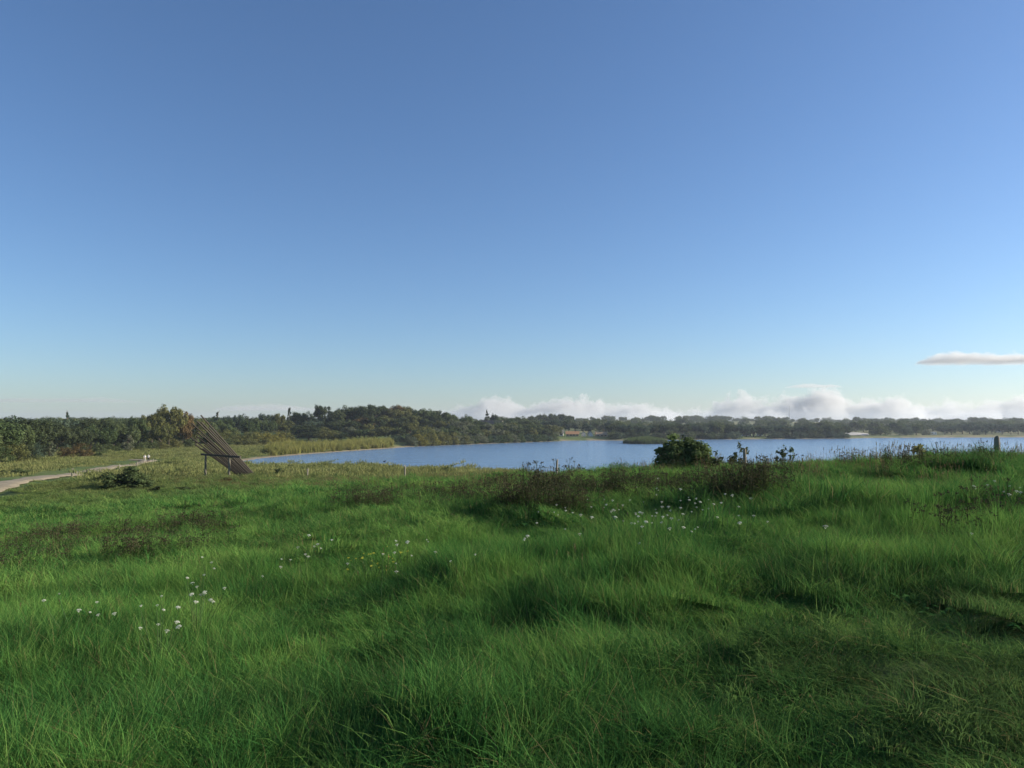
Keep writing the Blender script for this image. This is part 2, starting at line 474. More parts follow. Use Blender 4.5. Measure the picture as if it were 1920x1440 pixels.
# ------------------------------------------------------------------ clouds (volumes far beyond the land) and haze
def cloud_mat(name, size, dens, freq, edge, topvar, flat=.08, lift=0.0):
    """cumulus bank: flat base, heaped tops whose height changes along the bank; object space runs -1..1"""
    m, n, l = new_mat(name)
    tc = n.new('ShaderNodeTexCoord')
    sx = n.new('ShaderNodeSeparateXYZ'); l.new(tc.outputs['Object'], sx.inputs[0])
    mp = n.new('ShaderNodeMapping'); mp.inputs['Scale'].default_value = tuple(v/1000 for v in size)
    mp.inputs['Location'].default_value = (len(name)*3.1, 1.7*size[0]/1000, .3)
    l.new(tc.outputs['Object'], mp.inputs[0])
    big = noise(n, l, freq*.75, mp.outputs[0], 3, .55)
    fine = noise(n, l, freq*3.4, mp.outputs[0], 8, .66)
    def math_(op, a, b=None, c=None, clamp=False):
        q = n.new('ShaderNodeMath'); q.operation = op; q.use_clamp = clamp
        for s, v in zip(q.inputs, (a, b, c)):
            if v is None: continue
            if isinstance(v, (int, float)): s.default_value = v
            else: l.new(v, s)
        return q.outputs[0]
    ax = math_('ABSOLUTE', sx.outputs[0]); ay = math_('ABSOLUTE', sx.outputs[1])
    fx = math_('POWER', ax, 3.0); fy = math_('POWER', ay, 2.0)
    # height of the top in object space
    top = math_('MULTIPLY_ADD', math_('SUBTRACT', big.outputs[0], .5), topvar, -.15 + lift)
    top = math_('ADD', top, math_('MULTIPLY', math_('SUBTRACT', fine.outputs[0], .5), edge))
    top = math_('SUBTRACT', top, math_('MULTIPLY', fx, 1.2)); top = math_('SUBTRACT', top, math_('MULTIPLY', fy, .9))
    d = math_('MULTIPLY', math_('SUBTRACT', top, sx.outputs[2]), 12.0, clamp=True)
    base = math_('MULTIPLY', math_('ADD', sx.outputs[2], 1.0 - .02), 1/flat, clamp=True)
    d = math_('MULTIPLY', math_('MULTIPLY', d, base), dens)
    v = n.new('ShaderNodeVolumePrincipled')
    v.inputs['Color'].default_value = (.765,.775,.78,1); v.inputs['Anisotropy'].default_value = .2
    l.new(d, v.inputs['Density'])
    o = n.new('ShaderNodeOutputMaterial'); l.new(v.outputs[0], o.inputs['Volume'])
    m.cycles.volume_step_rate = .35
    return m

def cloud(label, px0, px1, py_top, py_base, dist, depth, dens, freq, edge, topvar, flat=.08, lift=0.0):
    x0, x1 = (px0-960)/FPX*dist, (px1-960)/FPX*dist
    z0, z1 = EYE + (792-py_base)/FPX*dist, EYE + (792-py_top)/FPX*dist
    sz = ((x1-x0)/2, depth/2, (z1-z0)/2)
    b = MB(); b.box((-1,-1,-1), (1,1,1))
    o = put('cloud', b.mesh('cloud', cloud_mat('cloud_vapour', sz, dens, freq, edge, topvar, flat, lift)), None,
            ((x0+x1)/2, dist, (z0+z1)/2), (0,0,0), sz)
    tag(o, label, 'cloud', kind='stuff')
    return o
cloud('lone grey cloud with a bright top above the far right shore', 1715, 2010, 640, 682, 14000, 1500, .003, 1.3, 1.9, 1.9, .15, .1)
cloud('long bank of white heaped clouds low over the far shore', 740, 1330, 726, 800, 30000, 5000, .0018, .55, 2.0, 2.4, .08, .16)
cloud('paler heaped cloud bank low over the right shore', 1180, 1800, 706, 800, 33000, 5000, .0018, .5, 2.0, 2.4, .08, .14)
cloud('faint cloud bank fading into the glare at far right', 1600, 2150, 722, 798, 36000, 5000, .0013, .5, 2.0, 2.0, .08, .15)
cloud('small flat grey cloud above the right cloud bank', 1460, 1590, 706, 728, 26000, 1500, .0012, .7, 1.2, .8, .3)
cloud('faint small white cloud left of the dark wooded hill', 370, 640, 740, 772, 28000, 2500, .0007, .7, 1.7, 1.2, .3)
cloud('thin grey streak of cloud low over the left trees', -120, 330, 732, 756, 30000, 2500, .0004, .5, 1.2, 1.0, .4)

hb = MB(); hb.box((-5800,-5800,-5.0), (5800,5800,75))
hm, hn, hl = new_mat('haze_air')
hv = hn.new('ShaderNodeVolumePrincipled')
hv.inputs['Color'].default_value = (.80,.88,1,1); hv.inputs['Density'].default_value = .00011; hv.inputs['Anisotropy'].default_value = .3
ho = hn.new('ShaderNodeOutputMaterial'); hl.new(hv.outputs[0], ho.inputs['Volume'])
tag(put('haze', hb.mesh('haze', hm)), 'thin summer haze over the whole land', kind='stuff')

# ------------------------------------------------------------------ trees and shrubs
def leaves(cent, rads, nl, size, r_, outward=.85, flat=1.0, elong=1.25):
    """leaf-sized quads over the surfaces of many clumps"""
    cent = np.asarray(cent); m = len(cent)
    C = np.repeat(cent, nl, 0); Rr = np.repeat(rads, nl)
    d = r_.normal(size=(m*nl, 3)); d /= np.linalg.norm(d, axis=1)[:, None]
    rr = Rr * (.55 + .5*r_.random(m*nl))
    P = C + d*rr[:, None]*np.array([1, 1, flat])
    nrm = d*outward + r_.normal(size=d.shape)*(1-outward)*1.2
    nrm /= np.linalg.norm(nrm, axis=1)[:, None]
    t = np.cross(nrm, r_.normal(size=d.shape)); t /= np.linalg.norm(t, axis=1)[:, None]
    b = np.cross(nrm, t)
    s = size*(.6 + .8*r_.random(m*nl))
    t *= (s*elong)[:, None]*.5; b *= (s/elong)[:, None]*.5
    V = np.stack([P-t, P-b*.9, P+t, P+b*.9], 1).reshape(-1, 3)
    F = np.arange(len(V)).reshape(-1, 4)
    rn = np.repeat(np.clip(.5 + .22*r_.normal(size=m*nl) + np.repeat(.16*r_.normal(size=m), nl), 0, 1), 4)
    return V, F, rn

def leaf_mesh(name, V, F, rn, mat):
    me = mesh_of(name, V, F, mat)
    a = me.attributes.new('rnd', 'FLOAT', 'POINT'); a.data.foreach_set('value', rn.astype(np.float32))
    return me

def crown_mesh(kind, seed, mat, nc=56, nl=56, size=.05):
    r_ = np.random.default_rng(seed)
    C, Rd = [], []
    if kind in ('round', 'wide'):
        lobes = [(0, 0, .66, .27), (0, 0, .45, .3)]
        for q in range(9):                          # boughs spread over a dome, the lower ones farther out
            t = q*2.4 + r_.uniform(-.5, .5); e = r_.uniform(-.5, .95)
            lobes.append((math.cos(t)*.31*math.cos(e), math.sin(t)*.31*math.cos(e), .56 + .21*math.sin(e), r_.uniform(.15, .24)))
        while len(C) < nc:
            lx, ly, lz, lr = lobes[r_.integers(len(lobes))]
            d = r_.normal(size=3); d /= np.linalg.norm(d)
            p = np.array((lx, ly, lz)) + d*lr*r_.uniform(.6, 1.0)
            if .12 < p[2] < .93: C.append(p); Rd.append(r_.uniform(.075, .125))
    elif kind == 'shrub':
        tight = nc > 150
        while len(C) < nc:
            d = r_.normal(size=3); d /= np.linalg.norm(d); d[2] = abs(d[2])
            k = r_.uniform(.66, 1.08) if tight else r_.uniform(.55, 1.0)*(1 + .22*math.sin(3*math.atan2(d[1], d[0]) + seed))
            if tight: d = np.sign(d)*np.abs(d)**.62; d /= max(1.0, np.linalg.norm(d)*.86)
            p = np.array((d[0]*.42*k, d[1]*.42*k, .05 + d[2]*.82*k))
            if p[2] < .92: C.append(p); Rd.append(r_.uniform(.09, .15))
    elif kind == 'poplar':
        for _ in range(nc):
            z = r_.uniform(.1, .97); w = .34*math.sin(math.pi*min(1, z**.75))**.8 + .04
            t = r_.uniform(0, 6.283)
            C.append((math.cos(t)*w*r_.uniform(.3,1), math.sin(t)*w*r_.uniform(.3,1), z)); Rd.append(r_.uniform(.05,.09))
    elif kind == 'conifer':
        for _ in range(nc):
            z = r_.uniform(.1, .98); w = .42*(1-z)**.68*(.75 + .25*math.cos(z*38))
            t = r_.uniform(0, 6.283); k = r_.uniform(.4, 1)
            C.append((math.cos(t)*w*k, math.sin(t)*w*k, z - .05*k*(1-z))); Rd.append(.022 + .08*(1-z))
    V, F, rn = leaves(C, np.array(Rd), nl, size, r_)
    return leaf_mesh(kind + '_crown', V, F, rn, mat)

def trunk_mesh(kind, seed):
    r_ = random.Random(seed); b = MB()
    top = {'round': .62, 'wide': .6, 'shrub': .45, 'poplar': .9, 'conifer': .95}[kind]
    w = {'shrub': .018}.get(kind, .03)
    P = [(r_.uniform(-.01,.01)*k, r_.uniform(-.01,.01)*k, -.03 + (top+.03)*k/5) for k in range(6)]
    b.tube(P, [w*(1.25 if k == 0 else 1)*(1 - .15*k) for k in range(6)], 7)
    for k in range(6 if kind != 'shrub' else 5):
        t = r_.uniform(0, 6.283); z = top*r_.uniform(.2 if kind == 'shrub' else .45, .95); q = r_.uniform(.16, .3)*(1 if kind in ('round','wide','shrub') else .5)
        b.tube([(0,0,z*.85), (math.cos(t)*q*.5, math.sin(t)*q*.5, z+.07), (math.cos(t)*q, math.sin(t)*q, z+.17)], [w*.45, w*.3, w*.12], 5)
    return b.mesh(kind + '_trunk', BARK, smooth=True)

CROWN, TRUNK = {}, {}
for k, cnt in (('round', 5), ('wide', 2), ('shrub', 5), ('poplar', 2), ('conifer', 2)):
    CROWN[k] = [crown_mesh(k, 100 + 17*i + len(k), LEAF['mid'], 84 if k in ('round','wide') else 64, 84 if k in ('round','wide') else 72, .036) for i in range(cnt)]
    TRUNK[k] = [trunk_mesh(k, 5*i + len(k)) for i in range(cnt)]

def tree(name, cat, kind, px, dist, h, wid, tone, label, group=None, sink=0.0, xy=None):
    x, y = xy if xy else ((px-960)/FPX*dist, dist)
    i = random.randrange(len(CROWN[kind]))
    r = empty(name, (x, y, hz(x, y) - sink), random.uniform(0, 6.28), (wid, wid, h))
    tag(r, label, cat, group)
    put('trunk', TRUNK[kind][i], r)
    c = put('crown' if cat == 'tree' else 'foliage', CROWN[kind][i], r)
    c.material_slots[0].link = 'OBJECT'; c.material_slots[0].material = LEAF[tone]
    return r

def U(a, b): return random.uniform(a, b)

# --- the wood on the left, behind the meadow
def left_line(px):      # distance of the wood's edge on each bearing
    return float(np.interp(px, [-120, 0, 60, 100, 200, 300, 360], [120, 146, 172, 205, 232, 262, 275]))
LW = 'trees of the left wood'
LL = 'dark green tree in the wood at left behind the meadow'
for px, dd, h, w, k, t in [(-60,2,9,9,'round','mid'),(-20,8,10.5,10,'round','mid'),(18,12,10.4,8,'round','mid'),(34,26,12,9,'round','dark'),(62,20,11.8,9,'round','dark'),
        (85,30,11.5,9,'wide','dark'),(110,14,10,8,'round','dark'),(150,14,10,8,'round','dark'),(172,26,11,9,'wide','dark'),
        (190,12,9.5,8,'round','mid'),(212,20,11,9,'round','dark'),(236,12,10.5,8,'round','mid'),(-45,30,13,10,'wide','dark'),(100,50,12.5,10,'round','blue'),
        (140,48,12,10,'round','blue'),(180,55,12.5,11,'round','dark'),(215,60,12.5,11,'round','mid'),(5,40,12.5,10,'round','blue')]:
    tree('broadleaf_tree', 'tree', k, px, left_line(px)+dd, h*U(.93,1.0), w*1.32, t, LL, LW)
tree('conifer_tree', 'tree', 'conifer', 128, 262, 13.6, 9.5, 'blue', 'pointed conifer top sticking up out of the left wood')
tree('broadleaf_tree', 'tree', 'round', 318, 283, 17.5, 13, 'olive', 'tallest brownish tree at the right end of the left wood')
tree('broadleaf_tree', 'tree', 'round', 287, 276, 14, 10, 'olive', 'brownish green tree on the left shoulder of the tallest tree')
tree('broadleaf_tree', 'tree', 'round', 343, 288, 15, 10, 'brown', 'brown tinged tree beside the tops of the wooden plank sculpture')
tree('broadleaf_tree', 'tree', 'round', 262, 270, 12.5, 9, 'mid', 'green tree stepping down left of the tall brownish trees')
tree('broadleaf_tree', 'tree', 'round', 370, 296, 12, 9, 'olive', 'olive tree directly behind the fan of planks')
tree('broadleaf_tree', 'tree', 'round', 304, 270, 10, 8, 'olive', 'lower olive tree in front of the tallest tree')
tree('shrub', 'shrub', 'shrub', 153, 205, 4.6, 7.5, 'brown', 'rusty brown shrub at the edge of the left wood')
tree('shrub', 'shrub', 'shrub', 128, 203, 3.6, 5, 'brown', 'smaller dull brown shrub left of the rusty one')
tree('slender_tree', 'tree', 'poplar', 96, 196, 5.2, 4.2, 'grey', 'pale slender young tree at the left wood edge')
tree('slender_tree', 'tree', 'poplar', 243, 238, 5.5, 5.5, 'grey', 'pale bushy young tree on the meadow left of the couple')
for px, dd, h, w, t in [(-30,-8,5,7,'mid'),(4,-6,4.6,6,'mid'),(30,-6,5.5,7,'olive'),(48,-4,5.5,7,'dark'),(66,2,5,6,'blue'),(84,6,5,6,'dark'),(190,-3,3.8,6,'mid'),
                        (212,-2,3.5,6,'mid'),(228,0,3.4,5,'dark'),(265,-1,3.6,6,'mid'),(284,0,4,6,'mid'),(306,0,4,7,'olive'),(332,2,4.2,7,'olive'),(352,3,4,7,'mid')]:
    tree('shrub', 'shrub', 'shrub', px, left_line(px)+dd, h, w, t, 'low green shrub along the foot of the left wood', 'shrubs along the left wood')

# --- between the left wood and the wooded hill
tree('conifer_tree', 'tree', 'conifer', 407, 380, 14.6, 12, 'blue', 'dark pointed tree above the olive shrubs right of the planks')
tree('broadleaf_tree', 'tree', 'round', 447, 400, 13.5, 9, 'blue', 'dark twin topped tree above the olive shrubs')
tree('slender_tree', 'tree', 'poplar', 543, 470, 14.8, 5, 'dark', 'very thin columnar tree left of the wooded hill')
for px, d, h, w, t in [(385,345,10,9,'olive'),(424,360,10,10,'mid'),(468,390,11,10,'mid'),(484,410,12,10,'mid'),(505,400,10.5,9,'mid'),(520,430,12,10,'olive'),
                       (560,440,11.5,10,'mid'),(578,450,11,10,'blue'),(536,410,9,10,'olive'),(400,420,12,12,'blue'),(430,440,12,12,'blue'),(465,450,12,12,'dark'),(500,460,12,12,'blue')]:
    tree('broadleaf_tree', 'tree', 'round', px, d, h, w, t, 'tree in the low belt between the sculpture and the wooded hill', 'trees between sculpture and hill')
for px, d, h, w, t in [(412,320,7,9,'olive'),(432,325,7.5,10,'olive'),(452,318,6,9,'olive'),(470,322,6.4,9,'olive'),(490,326,6.2,10,'yellow'),(508,330,7,10,'yellow'),
                       (526,340,6.8,10,'yellow'),(542,352,6,8,'olive'),(396,310,6,8,'mid'),(440,305,4,8,'olive'),(470,305,3.6,8,'olive'),(500,312,3.4,8,'olive'),(425,300,3.4,7,'mid')]:
    tree('willow_shrub', 'shrub', 'shrub', px, d, h, w, t, 'olive willow shrub on the slope right of the wooden planks', 'olive willow shrubs on the slope')

# --- the wooded hill on the far left shore
tree('broadleaf_tree', 'tree', 'round', 606, 440, 15, 13, 'dark', 'dark round tree at the left end of the wooded hill')
HL, HG = 'dark broadleaf tree crowded on the wooded hill beyond the lake', 'trees of the wooded hill'
for px, d, h, w, t in [(628,430,12,12,'dark'),(645,446,13,13,'dark'),(662,452,13,13,'dark'),(680,440,12.5,12,'dark'),(696,455,13.2,13,'dark'),(712,462,13,12,'dark'),
        (735,465,14,13,'brown'),(752,462,13.5,13,'olive'),(770,470,13,12,'dark'),(786,470,13,12,'mid'),(802,472,12.5,12,'mid'),(820,475,12.5,12,'dark'),(836,480,12,12,'mid'),
        (622,408,8.5,10,'dark'),(640,402,8,10,'dark'),(660,404,9,11,'dark'),(683,410,10,11,'brown'),(704,412,10,11,'dark'),(726,420,10,11,'olive'),(748,420,9.5,11,'dark'),
        (770,428,10,11,'olive'),(792,430,10,11,'dark'),(812,436,10,11,'dark'),(590,420,8,10,'blue'),(575,405,7,10,'dark'),(598,395,6,9,'dark'),(560,395,6.5,10,'dark')]:
    tree('broadleaf_tree', 'tree', 'round', px, d, h*U(1.0,1.12), w*U(1.2,1.4), t, HL, HG)
tree('broadleaf_tree', 'tree', 'round', 770, 385, 10.5, 10, 'olive', 'tall olive lit tree in front of the wooded hill by the shore')
tree('broadleaf_tree', 'tree', 'shrub', 616, 372, 8.5, 14, 'olive', 'broad olive sunlit tree at the foot of the wooded hill')
FG = 'trees along the foot of the hill'
for px, d, h, w, t in [(640,372,5,9,'dark'),(662,375,6,9,'dark'),(684,378,6.5,10,'mid'),(706,378,7.5,10,'olive'),(728,380,8,11,'olive'),(748,376,6.5,9,'dark'),
                       (655,390,7,9,'grey'),(690,395,8,9,'olive'),(580,380,4.5,12,'dark'),(600,382,5,10,'dark')]:
    tree('broadleaf_tree', 'tree', 'round', px, d, h, w, t, 'mixed tree at the foot of the wooded hill above the yellow bank', FG)
tree('willow_shrub', 'shrub', 'shrub', 586, 300, 3.6, 5, 'grey', 'pale grey willow on the left end of the yellow grass bank')
for px, d, h, w, t in [(725,345,3.6,5,'grey'),(740,350,4.2,6,'blue'),(752,352,3.8,5,'grey'),(764,352,4.4,6,'grey'),(712,342,3,5,'olive')]:
    tree('willow_shrub', 'shrub', 'shrub', px, d, h, w, t, 'small grey green willow at the right tip of the yellow bank', 'small willows at the bank tip')
def shore_dist(px): return float(np.interp(px, [765,817,885,960,1031,1062,1150,1236,1337,1400,1589,1640], [330,350,372,398,425,446,452,462,478,485,502,522]))
SHL, SHG = 'rounded willow shrub overhanging the far left water edge', 'willows along the far left shore'
for px, d, h, w, t in [(775,352,5,7,'grey'),(786,352,7.5,8,'yellow'),(800,364,8,10,'olive'),(812,366,6.5,9,'yellow'),(824,370,7.5,9,'olive'),(836,374,6,8,'olive'),(848,380,6.5,9,'olive'),
        (858,384,5.5,8,'grey'),(868,390,6.2,9,'olive'),(880,394,4.8,7,'grey'),(888,400,5,7,'mid'),(900,404,6.2,10,'grey'),(914,408,5,8,'mid'),(924,412,5.2,8,'blue'),
        (938,416,5,8,'mid'),(950,420,6,9,'mid'),(962,424,5,8,'grey'),(974,428,5.4,9,'mid'),(988,434,5,8,'blue'),(1000,438,5.2,9,'mid'),(1012,442,5,9,'mid'),
        (1024,446,5,9,'blue'),(1036,450,4.6,8,'mid'),(806,358,4,6,'grey'),(832,366,3.6,6,'grey')]:
    tree('willow_shrub', 'shrub', 'shrub', px, shore_dist(px)+4.5, h*U(.92,1.06), w*U(.95,1.1), t, SHL, SHG)
for px, d, h, w, t in [(830,415,9,10,'olive'),(850,420,9,10,'mid'),
                       (845,455,10.5,11,'mid'),(872,465,10.5,12,'mid'),(960,500,11,12,'mid'),(985,500,10.5,12,'dark')]:
    tree('broadleaf_tree', 'tree', 'round', px, d, h*U(.93,1.07), w, t, 'mid height tree behind the far shore willows', 'trees behind the far shore willows')
for px in range(786, 1040, 13):
    for q, (off, h) in enumerate(((14, 6.2), (30, 7.4), (52, 8.4))):
        if px < 850 and q == 2: continue
        tree('broadleaf_tree', 'tree', 'round', px + U(-4,4), shore_dist(px) + off + U(-3,5), h*U(.85,1.15), U(9.5,12.5), random.choice(['mid','dark','olive','grey','mid']),
             'mid height tree behind the far shore willows', 'trees behind the far shore willows')
tree('conifer_tree', 'tree', 'conifer', 913, 560, 15.8, 10, 'dark', 'dark fir beside the farmhouse roof on the skyline')
tree('broadleaf_tree', 'tree', 'round', 927, 565, 14, 7, 'dark', 'small round tree right of the skyline fir')
for px, d, h, w in [(1000,770,13,14),(1016,780,14,15),(1034,785,14.5,15),(1052,790,13.5,15),(1066,800,12,14),(992,760,10,12)]:
    tree('broadleaf_tree', 'tree', 'round', px, d, h, w, 'dark', 'dark tree of the round knoll on the skyline behind the cabins', 'trees of the skyline knoll')

# --- far shore: behind the cabins, then the long wood and the right shore
for px in range(1000, 1145, 13):
    tree('broadleaf_tree', 'tree', 'round', px+U(-3,3), 560+U(-12,25), U(9,11.5), U(10,12), random.choice(['mid','grey','blue','mid']),
         'green tree in the row behind the lakeside cabins', 'trees behind the cabins')
for px in range(1150, 1590, 13):
    for q in range(2):
        tree('broadleaf_tree', 'tree', random.choice(['round','round','wide']), px+U(-4,4), shore_dist(px) + 20 + 32*q + U(-6,12), U(8,10.5)*(1 if px < 1400 else .85), U(11,14),
             random.choice(['blue','dark','mid','blue'] if q == 0 else ['mid','grey','blue']), 'tree in the long wood on the far shore behind the bush', 'trees of the far shore wood')
FS, FSG = 'low shrub at the water edge below the far shore wood', 'shrubs below the far shore wood'
for px in range(1148, 1585, 12):
    dd = shore_dist(px) + 4
    if 1380 < px < 1440: continue
    tree('willow_shrub', 'shrub', 'shrub', px+U(-3,3), dd+U(0,5), U(3.6,6), U(8,10), random.choice(['blue','mid','dark','blue']), FS, FSG)
tree('broadleaf_tree', 'tree', 'round', 1277, 900, 15, 20, 'dark', 'single dark round tree standing on the skyline above the bush')
tree('broadleaf_tree', 'tree', 'wide', 1545, 532, 8.5, 12, 'mid', 'bright edged tree near the right end of the far wood')
tree('broadleaf_tree', 'tree', 'shrub', 1564, 528, 6.2, 15, 'blue', 'dark blunt tree at the right end of the far wood by the water')
for px, d, h, w, k, t, lb in [(1650,560,9.5,17,'shrub','mid','domed green tree by the right shore'),
        (1697,560,8.5,13,'shrub','blue','dark bushy tree right of the domed shore tree'),
        (1716,565,9,12,'round','mid','greener tree touching the dark bushy shore tree'),
        (1735,566,5,8,'shrub','grey','small pale shrub beside the white caravan'),
        (1770,590,8.5,12,'round','blue','left tree of the bluish row near the right edge'),
        (1830,575,5,7,'shrub','grey','little pale round shrub near the right water edge')]:
    tree('broadleaf_tree' if h > 6 else 'shrub', 'tree' if h > 6 else 'shrub', k, px, d, h, w, t, lb)
for px in range(1785, 2010, 15):
    tree('broadleaf_tree', 'tree', random.choice(['round','wide']), px+U(-4,4), 600+U(-10,30), U(8,10.5), U(12,15), 'blue',
         'hazy bluish tree in the row on the far right shore', 'trees on the far right shore')
for px in range(1590, 1790, 16):
    tree('broadleaf_tree', 'tree', 'round', px+U(-5,5), 700+U(-20,60), U(8,10), U(12,16), random.choice(['mid','blue','grey']),
         'distant tree behind the right shore fields', 'trees behind the right shore fields')

# ------------------------------------------------------------------ scatter helper for what nobody could count
def scatter(name, label, protos, P, rz, sc, idx, dry=None, tilt=None):
    """points on the land, each carrying one of the tuft meshes"""
    n_ = len(P)
    me = bpy.data.meshes.new(name)
    me.vertices.add(n_); me.vertices.foreach_set('co', np.asarray(P, np.float32).ravel())
    def at(nm, ty, v, key='value'):
        a = me.attributes.new(nm, ty, 'POINT'); a.data.foreach_set(key, np.ascontiguousarray(v).ravel())
    rot = np.zeros((n_, 3), np.float32); rot[:, 2] = rz
    if tilt is not None: rot[:, :2] = tilt
    at('rot', 'FLOAT_VECTOR', rot, 'vector')
    at('scl', 'FLOAT_VECTOR', np.asarray(sc, np.float32), 'vector')
    at('pick', 'INT', np.asarray(idx, np.int32))
    at('dry', 'FLOAT', np.asarray(np.zeros(n_) if dry is None else dry, np.float32))
    o = put(name, me)
    tag(o, label, kind='stuff')
    nt = bpy.data.node_groups.new(name + '_scatter', 'GeometryNodeTree')
    nt.interface.new_socket('Geometry', in_out='INPUT', socket_type='NodeSocketGeometry')
    nt.interface.new_socket('Geometry', in_out='OUTPUT', socket_type='NodeSocketGeometry')
    N, L = nt.nodes, nt.links
    gi, go = N.new('NodeGroupInput'), N.new('NodeGroupOutput')
    iop = N.new('GeometryNodeInstanceOnPoints'); iop.inputs['Pick Instance'].default_value = True
    jn = N.new('GeometryNodeJoinGeometry')
    for p in protos:
        oi = N.new('GeometryNodeObjectInfo'); oi.inputs['Object'].default_value = p; oi.inputs['As Instance'].default_value = True
        L.new(oi.outputs['Geometry'], jn.inputs[0])
    L.new(jn.outputs[0], iop.inputs['Instance']); L.new(gi.outputs[0], iop.inputs['Points'])
    for nm, ty, sock in (('rot','FLOAT_VECTOR','Rotation'), ('scl','FLOAT_VECTOR','Scale'), ('pick','INT','Instance Index')):
        a = N.new('GeometryNodeInputNamedAttribute'); a.data_type = ty; a.inputs[0].default_value = nm
        L.new(a.outputs[0], iop.inputs[sock])
    L.new(iop.outputs[0], go.inputs[0])
    md = o.modifiers.new('scatter', 'NODES'); md.node_group = nt
    return o

def proto(name, me): return bpy.data.objects.new(name, me)      # a tuft shape, used only through scatter()

def grid_pts(x0, x1, y0, y1, step, jit=.5):
    gx, gy = np.meshgrid(np.arange(x0, x1, step), np.arange(y0, y1, step))
    gx = gx.ravel() + rng.uniform(-jit, jit, gx.size)*step; gy = gy.ravel() + rng.uniform(-jit, jit, gy.size)*step
    return gx, gy

# --- far woods: crowns beyond the trees that can be told apart
far_protos = [proto('far_crown', CROWN['round'][i]) for i in range(3)] + [proto('far_shrub', CROWN['shrub'][0])]
fx, fy = [], []
def belt(px0, px1, d0, d1, n_, cond=None):
    p = rng.uniform(px0, px1, n_); d = rng.uniform(d0, d1, n_)
    fx.append((p-960)/FPX*d); fy.append(d)
belt(-150, 2070, 620, 900, 420); belt(-150, 2070, 900, 1500, 900); belt(-150, 2070, 1500, 3000, 1600)
belt(-200, 420, 300, 560, 260); belt(380, 980, 520, 620, 120)
fx, fy = np.concatenate(fx), np.concatenate(fy)
keep = (fbm(fx/160, fy/90, 71, 2) > .36) | (fy < 620)
keep &= sdf(fx, fy) > 12
fx, fy = fx[keep], fy[keep]; fh = rng.uniform(5, 12.5, len(fx))
scatter('far_woods', 'distant woods along the skyline', far_protos, np.stack([fx, fy, height(fx, fy) - 1.6], 1), rng.uniform(0, 6.28, len(fx)),
        np.stack([fh*1.3, fh*1.3, fh*1.15], 1), rng.integers(0, 4, len(fx)))

# ------------------------------------------------------------------ buildings across the lake
WHITE = plain('white_wall', (.72,.70,.66), .8, .06, 2)
CREAM = plain('cream_wall', (.62,.48,.26), .8, .1, 2)
TANROOF = plain('tan_roof', (.40,.28,.17), .85, .15, 3)
ORANGE = plain('orange_roof', (.36,.2,.1), .85, .15, 3)
GREYROOF = plain('grey_roof', (.22,.21,.19), .85, .15, 3)
BROWNROOF = plain('brown_roof', (.13,.095,.07), .85, .2, 3)
DARKGLASS = plain('window_glass', (.02,.025,.03), .15, .1, 2)
TIMBER = plain('dark_timber', (.05,.04,.03), .8, .2, 3)

def house(name, label, x, y, rz, L_, D_, hw, hr, wall, roof, wins=3, cat='house', gable_win=True, over=.4):
    z = hz(x, y)
    r = tag(empty(name, (x, y, z - .1), rz), label, cat)
    b = MB()
    a, d = L_/2, D_/2
    b.add([(-a,-d,-.3),(a,-d,-.3),(a,d,-.3),(-a,d,-.3),(-a,-d,hw),(a,-d,hw),(a,d,hw),(-a,d,hw),(-a,0,hr-.12),(a,0,hr-.12)],
          [(0,1,5,4),(2,3,7,6),(1,2,6,9,5),(3,0,4,8,7),(0,3,2,1)])
    put('wall', b.mesh('wall', wall), r)
    b = MB()
    k = (hr - hw) / d; e = over; t = .14
    for s in (-1, 1):
        p = [(-a-e, s*(d+e), hw-k*e), (a+e, s*(d+e), hw-k*e), (a+e, 0, hr), (-a-e, 0, hr)]
        q = [(u, v, w + t) for u, v, w in p]
        b.add(p+q, [(0,1,2,3),(4,5,6,7),(0,1,5,4),(1,2,6,5),(3,0,4,7)])
    rf = put('roof', b.mesh('roof', roof), r)
    for i in range(wins):
        cx = -a + L_*(i+.5)/wins; ww = min(.6, L_/wins*.3)
        b = MB(); b.box((cx-ww, -d-.04, hw*.35), (cx+ww, -d-.003, hw*.8))
        f = put('window' , b.mesh('window', TIMBER), r)
        b = MB(); b.box((cx-ww+.08, -d-.055, hw*.35+.08), (cx+ww-.08, -d-.043, hw*.8-.08))
        put('pane', b.mesh('pane', DARKGLASS), f)
    b = MB(); b.box((a+.003, -.45, -.05), (a+.05, .45, min(2.0, hw*.9)))
    put('door', b.mesh('door', TIMBER), r)
    return r, rf
bx = lambda px, d: ((px-960)/FPX*d, d)
house('cabin', 'yellowish cabin with an orange roof on the far lawn', *bx(1073, 478), -.08, 8.2, 5, 1.7, 3.3, CREAM, ORANGE, 4, 'cabin')
house('cabin', 'long low cabin with a tan roof at the right of the lawn', *bx(1127, 482), .05, 7.2, 5, 1.3, 3.2, CREAM, TANROOF, 3, 'cabin')
house('cabin', 'white gabled hut nearer the orange roofed cabin', *bx(1094, 482), 1.5, 4.2, 2.8, 1.7, 3.2, WHITE, GREYROOF, 1, 'hut')
house('cabin', 'white gabled hut nearer the tan roofed cabin', *bx(1106, 482), 1.66, 4.2, 2.8, 1.7, 3.2, WHITE, GREYROOF, 1, 'hut')
house('long_building', 'low grey building half hidden by willows at the lawn', *bx(1036, 486), -.1, 14, 6, 1.9, 3.9, WHITE, GREYROOF, 5, 'building')
hr_, rf_ = house('farmhouse', 'brown roofed farmhouse with white gable above the shore trees', *bx(922, 545), -.4, 17, 8, 5.0, 8.0, TIMBER, BROWNROOF, 6, 'farmhouse')
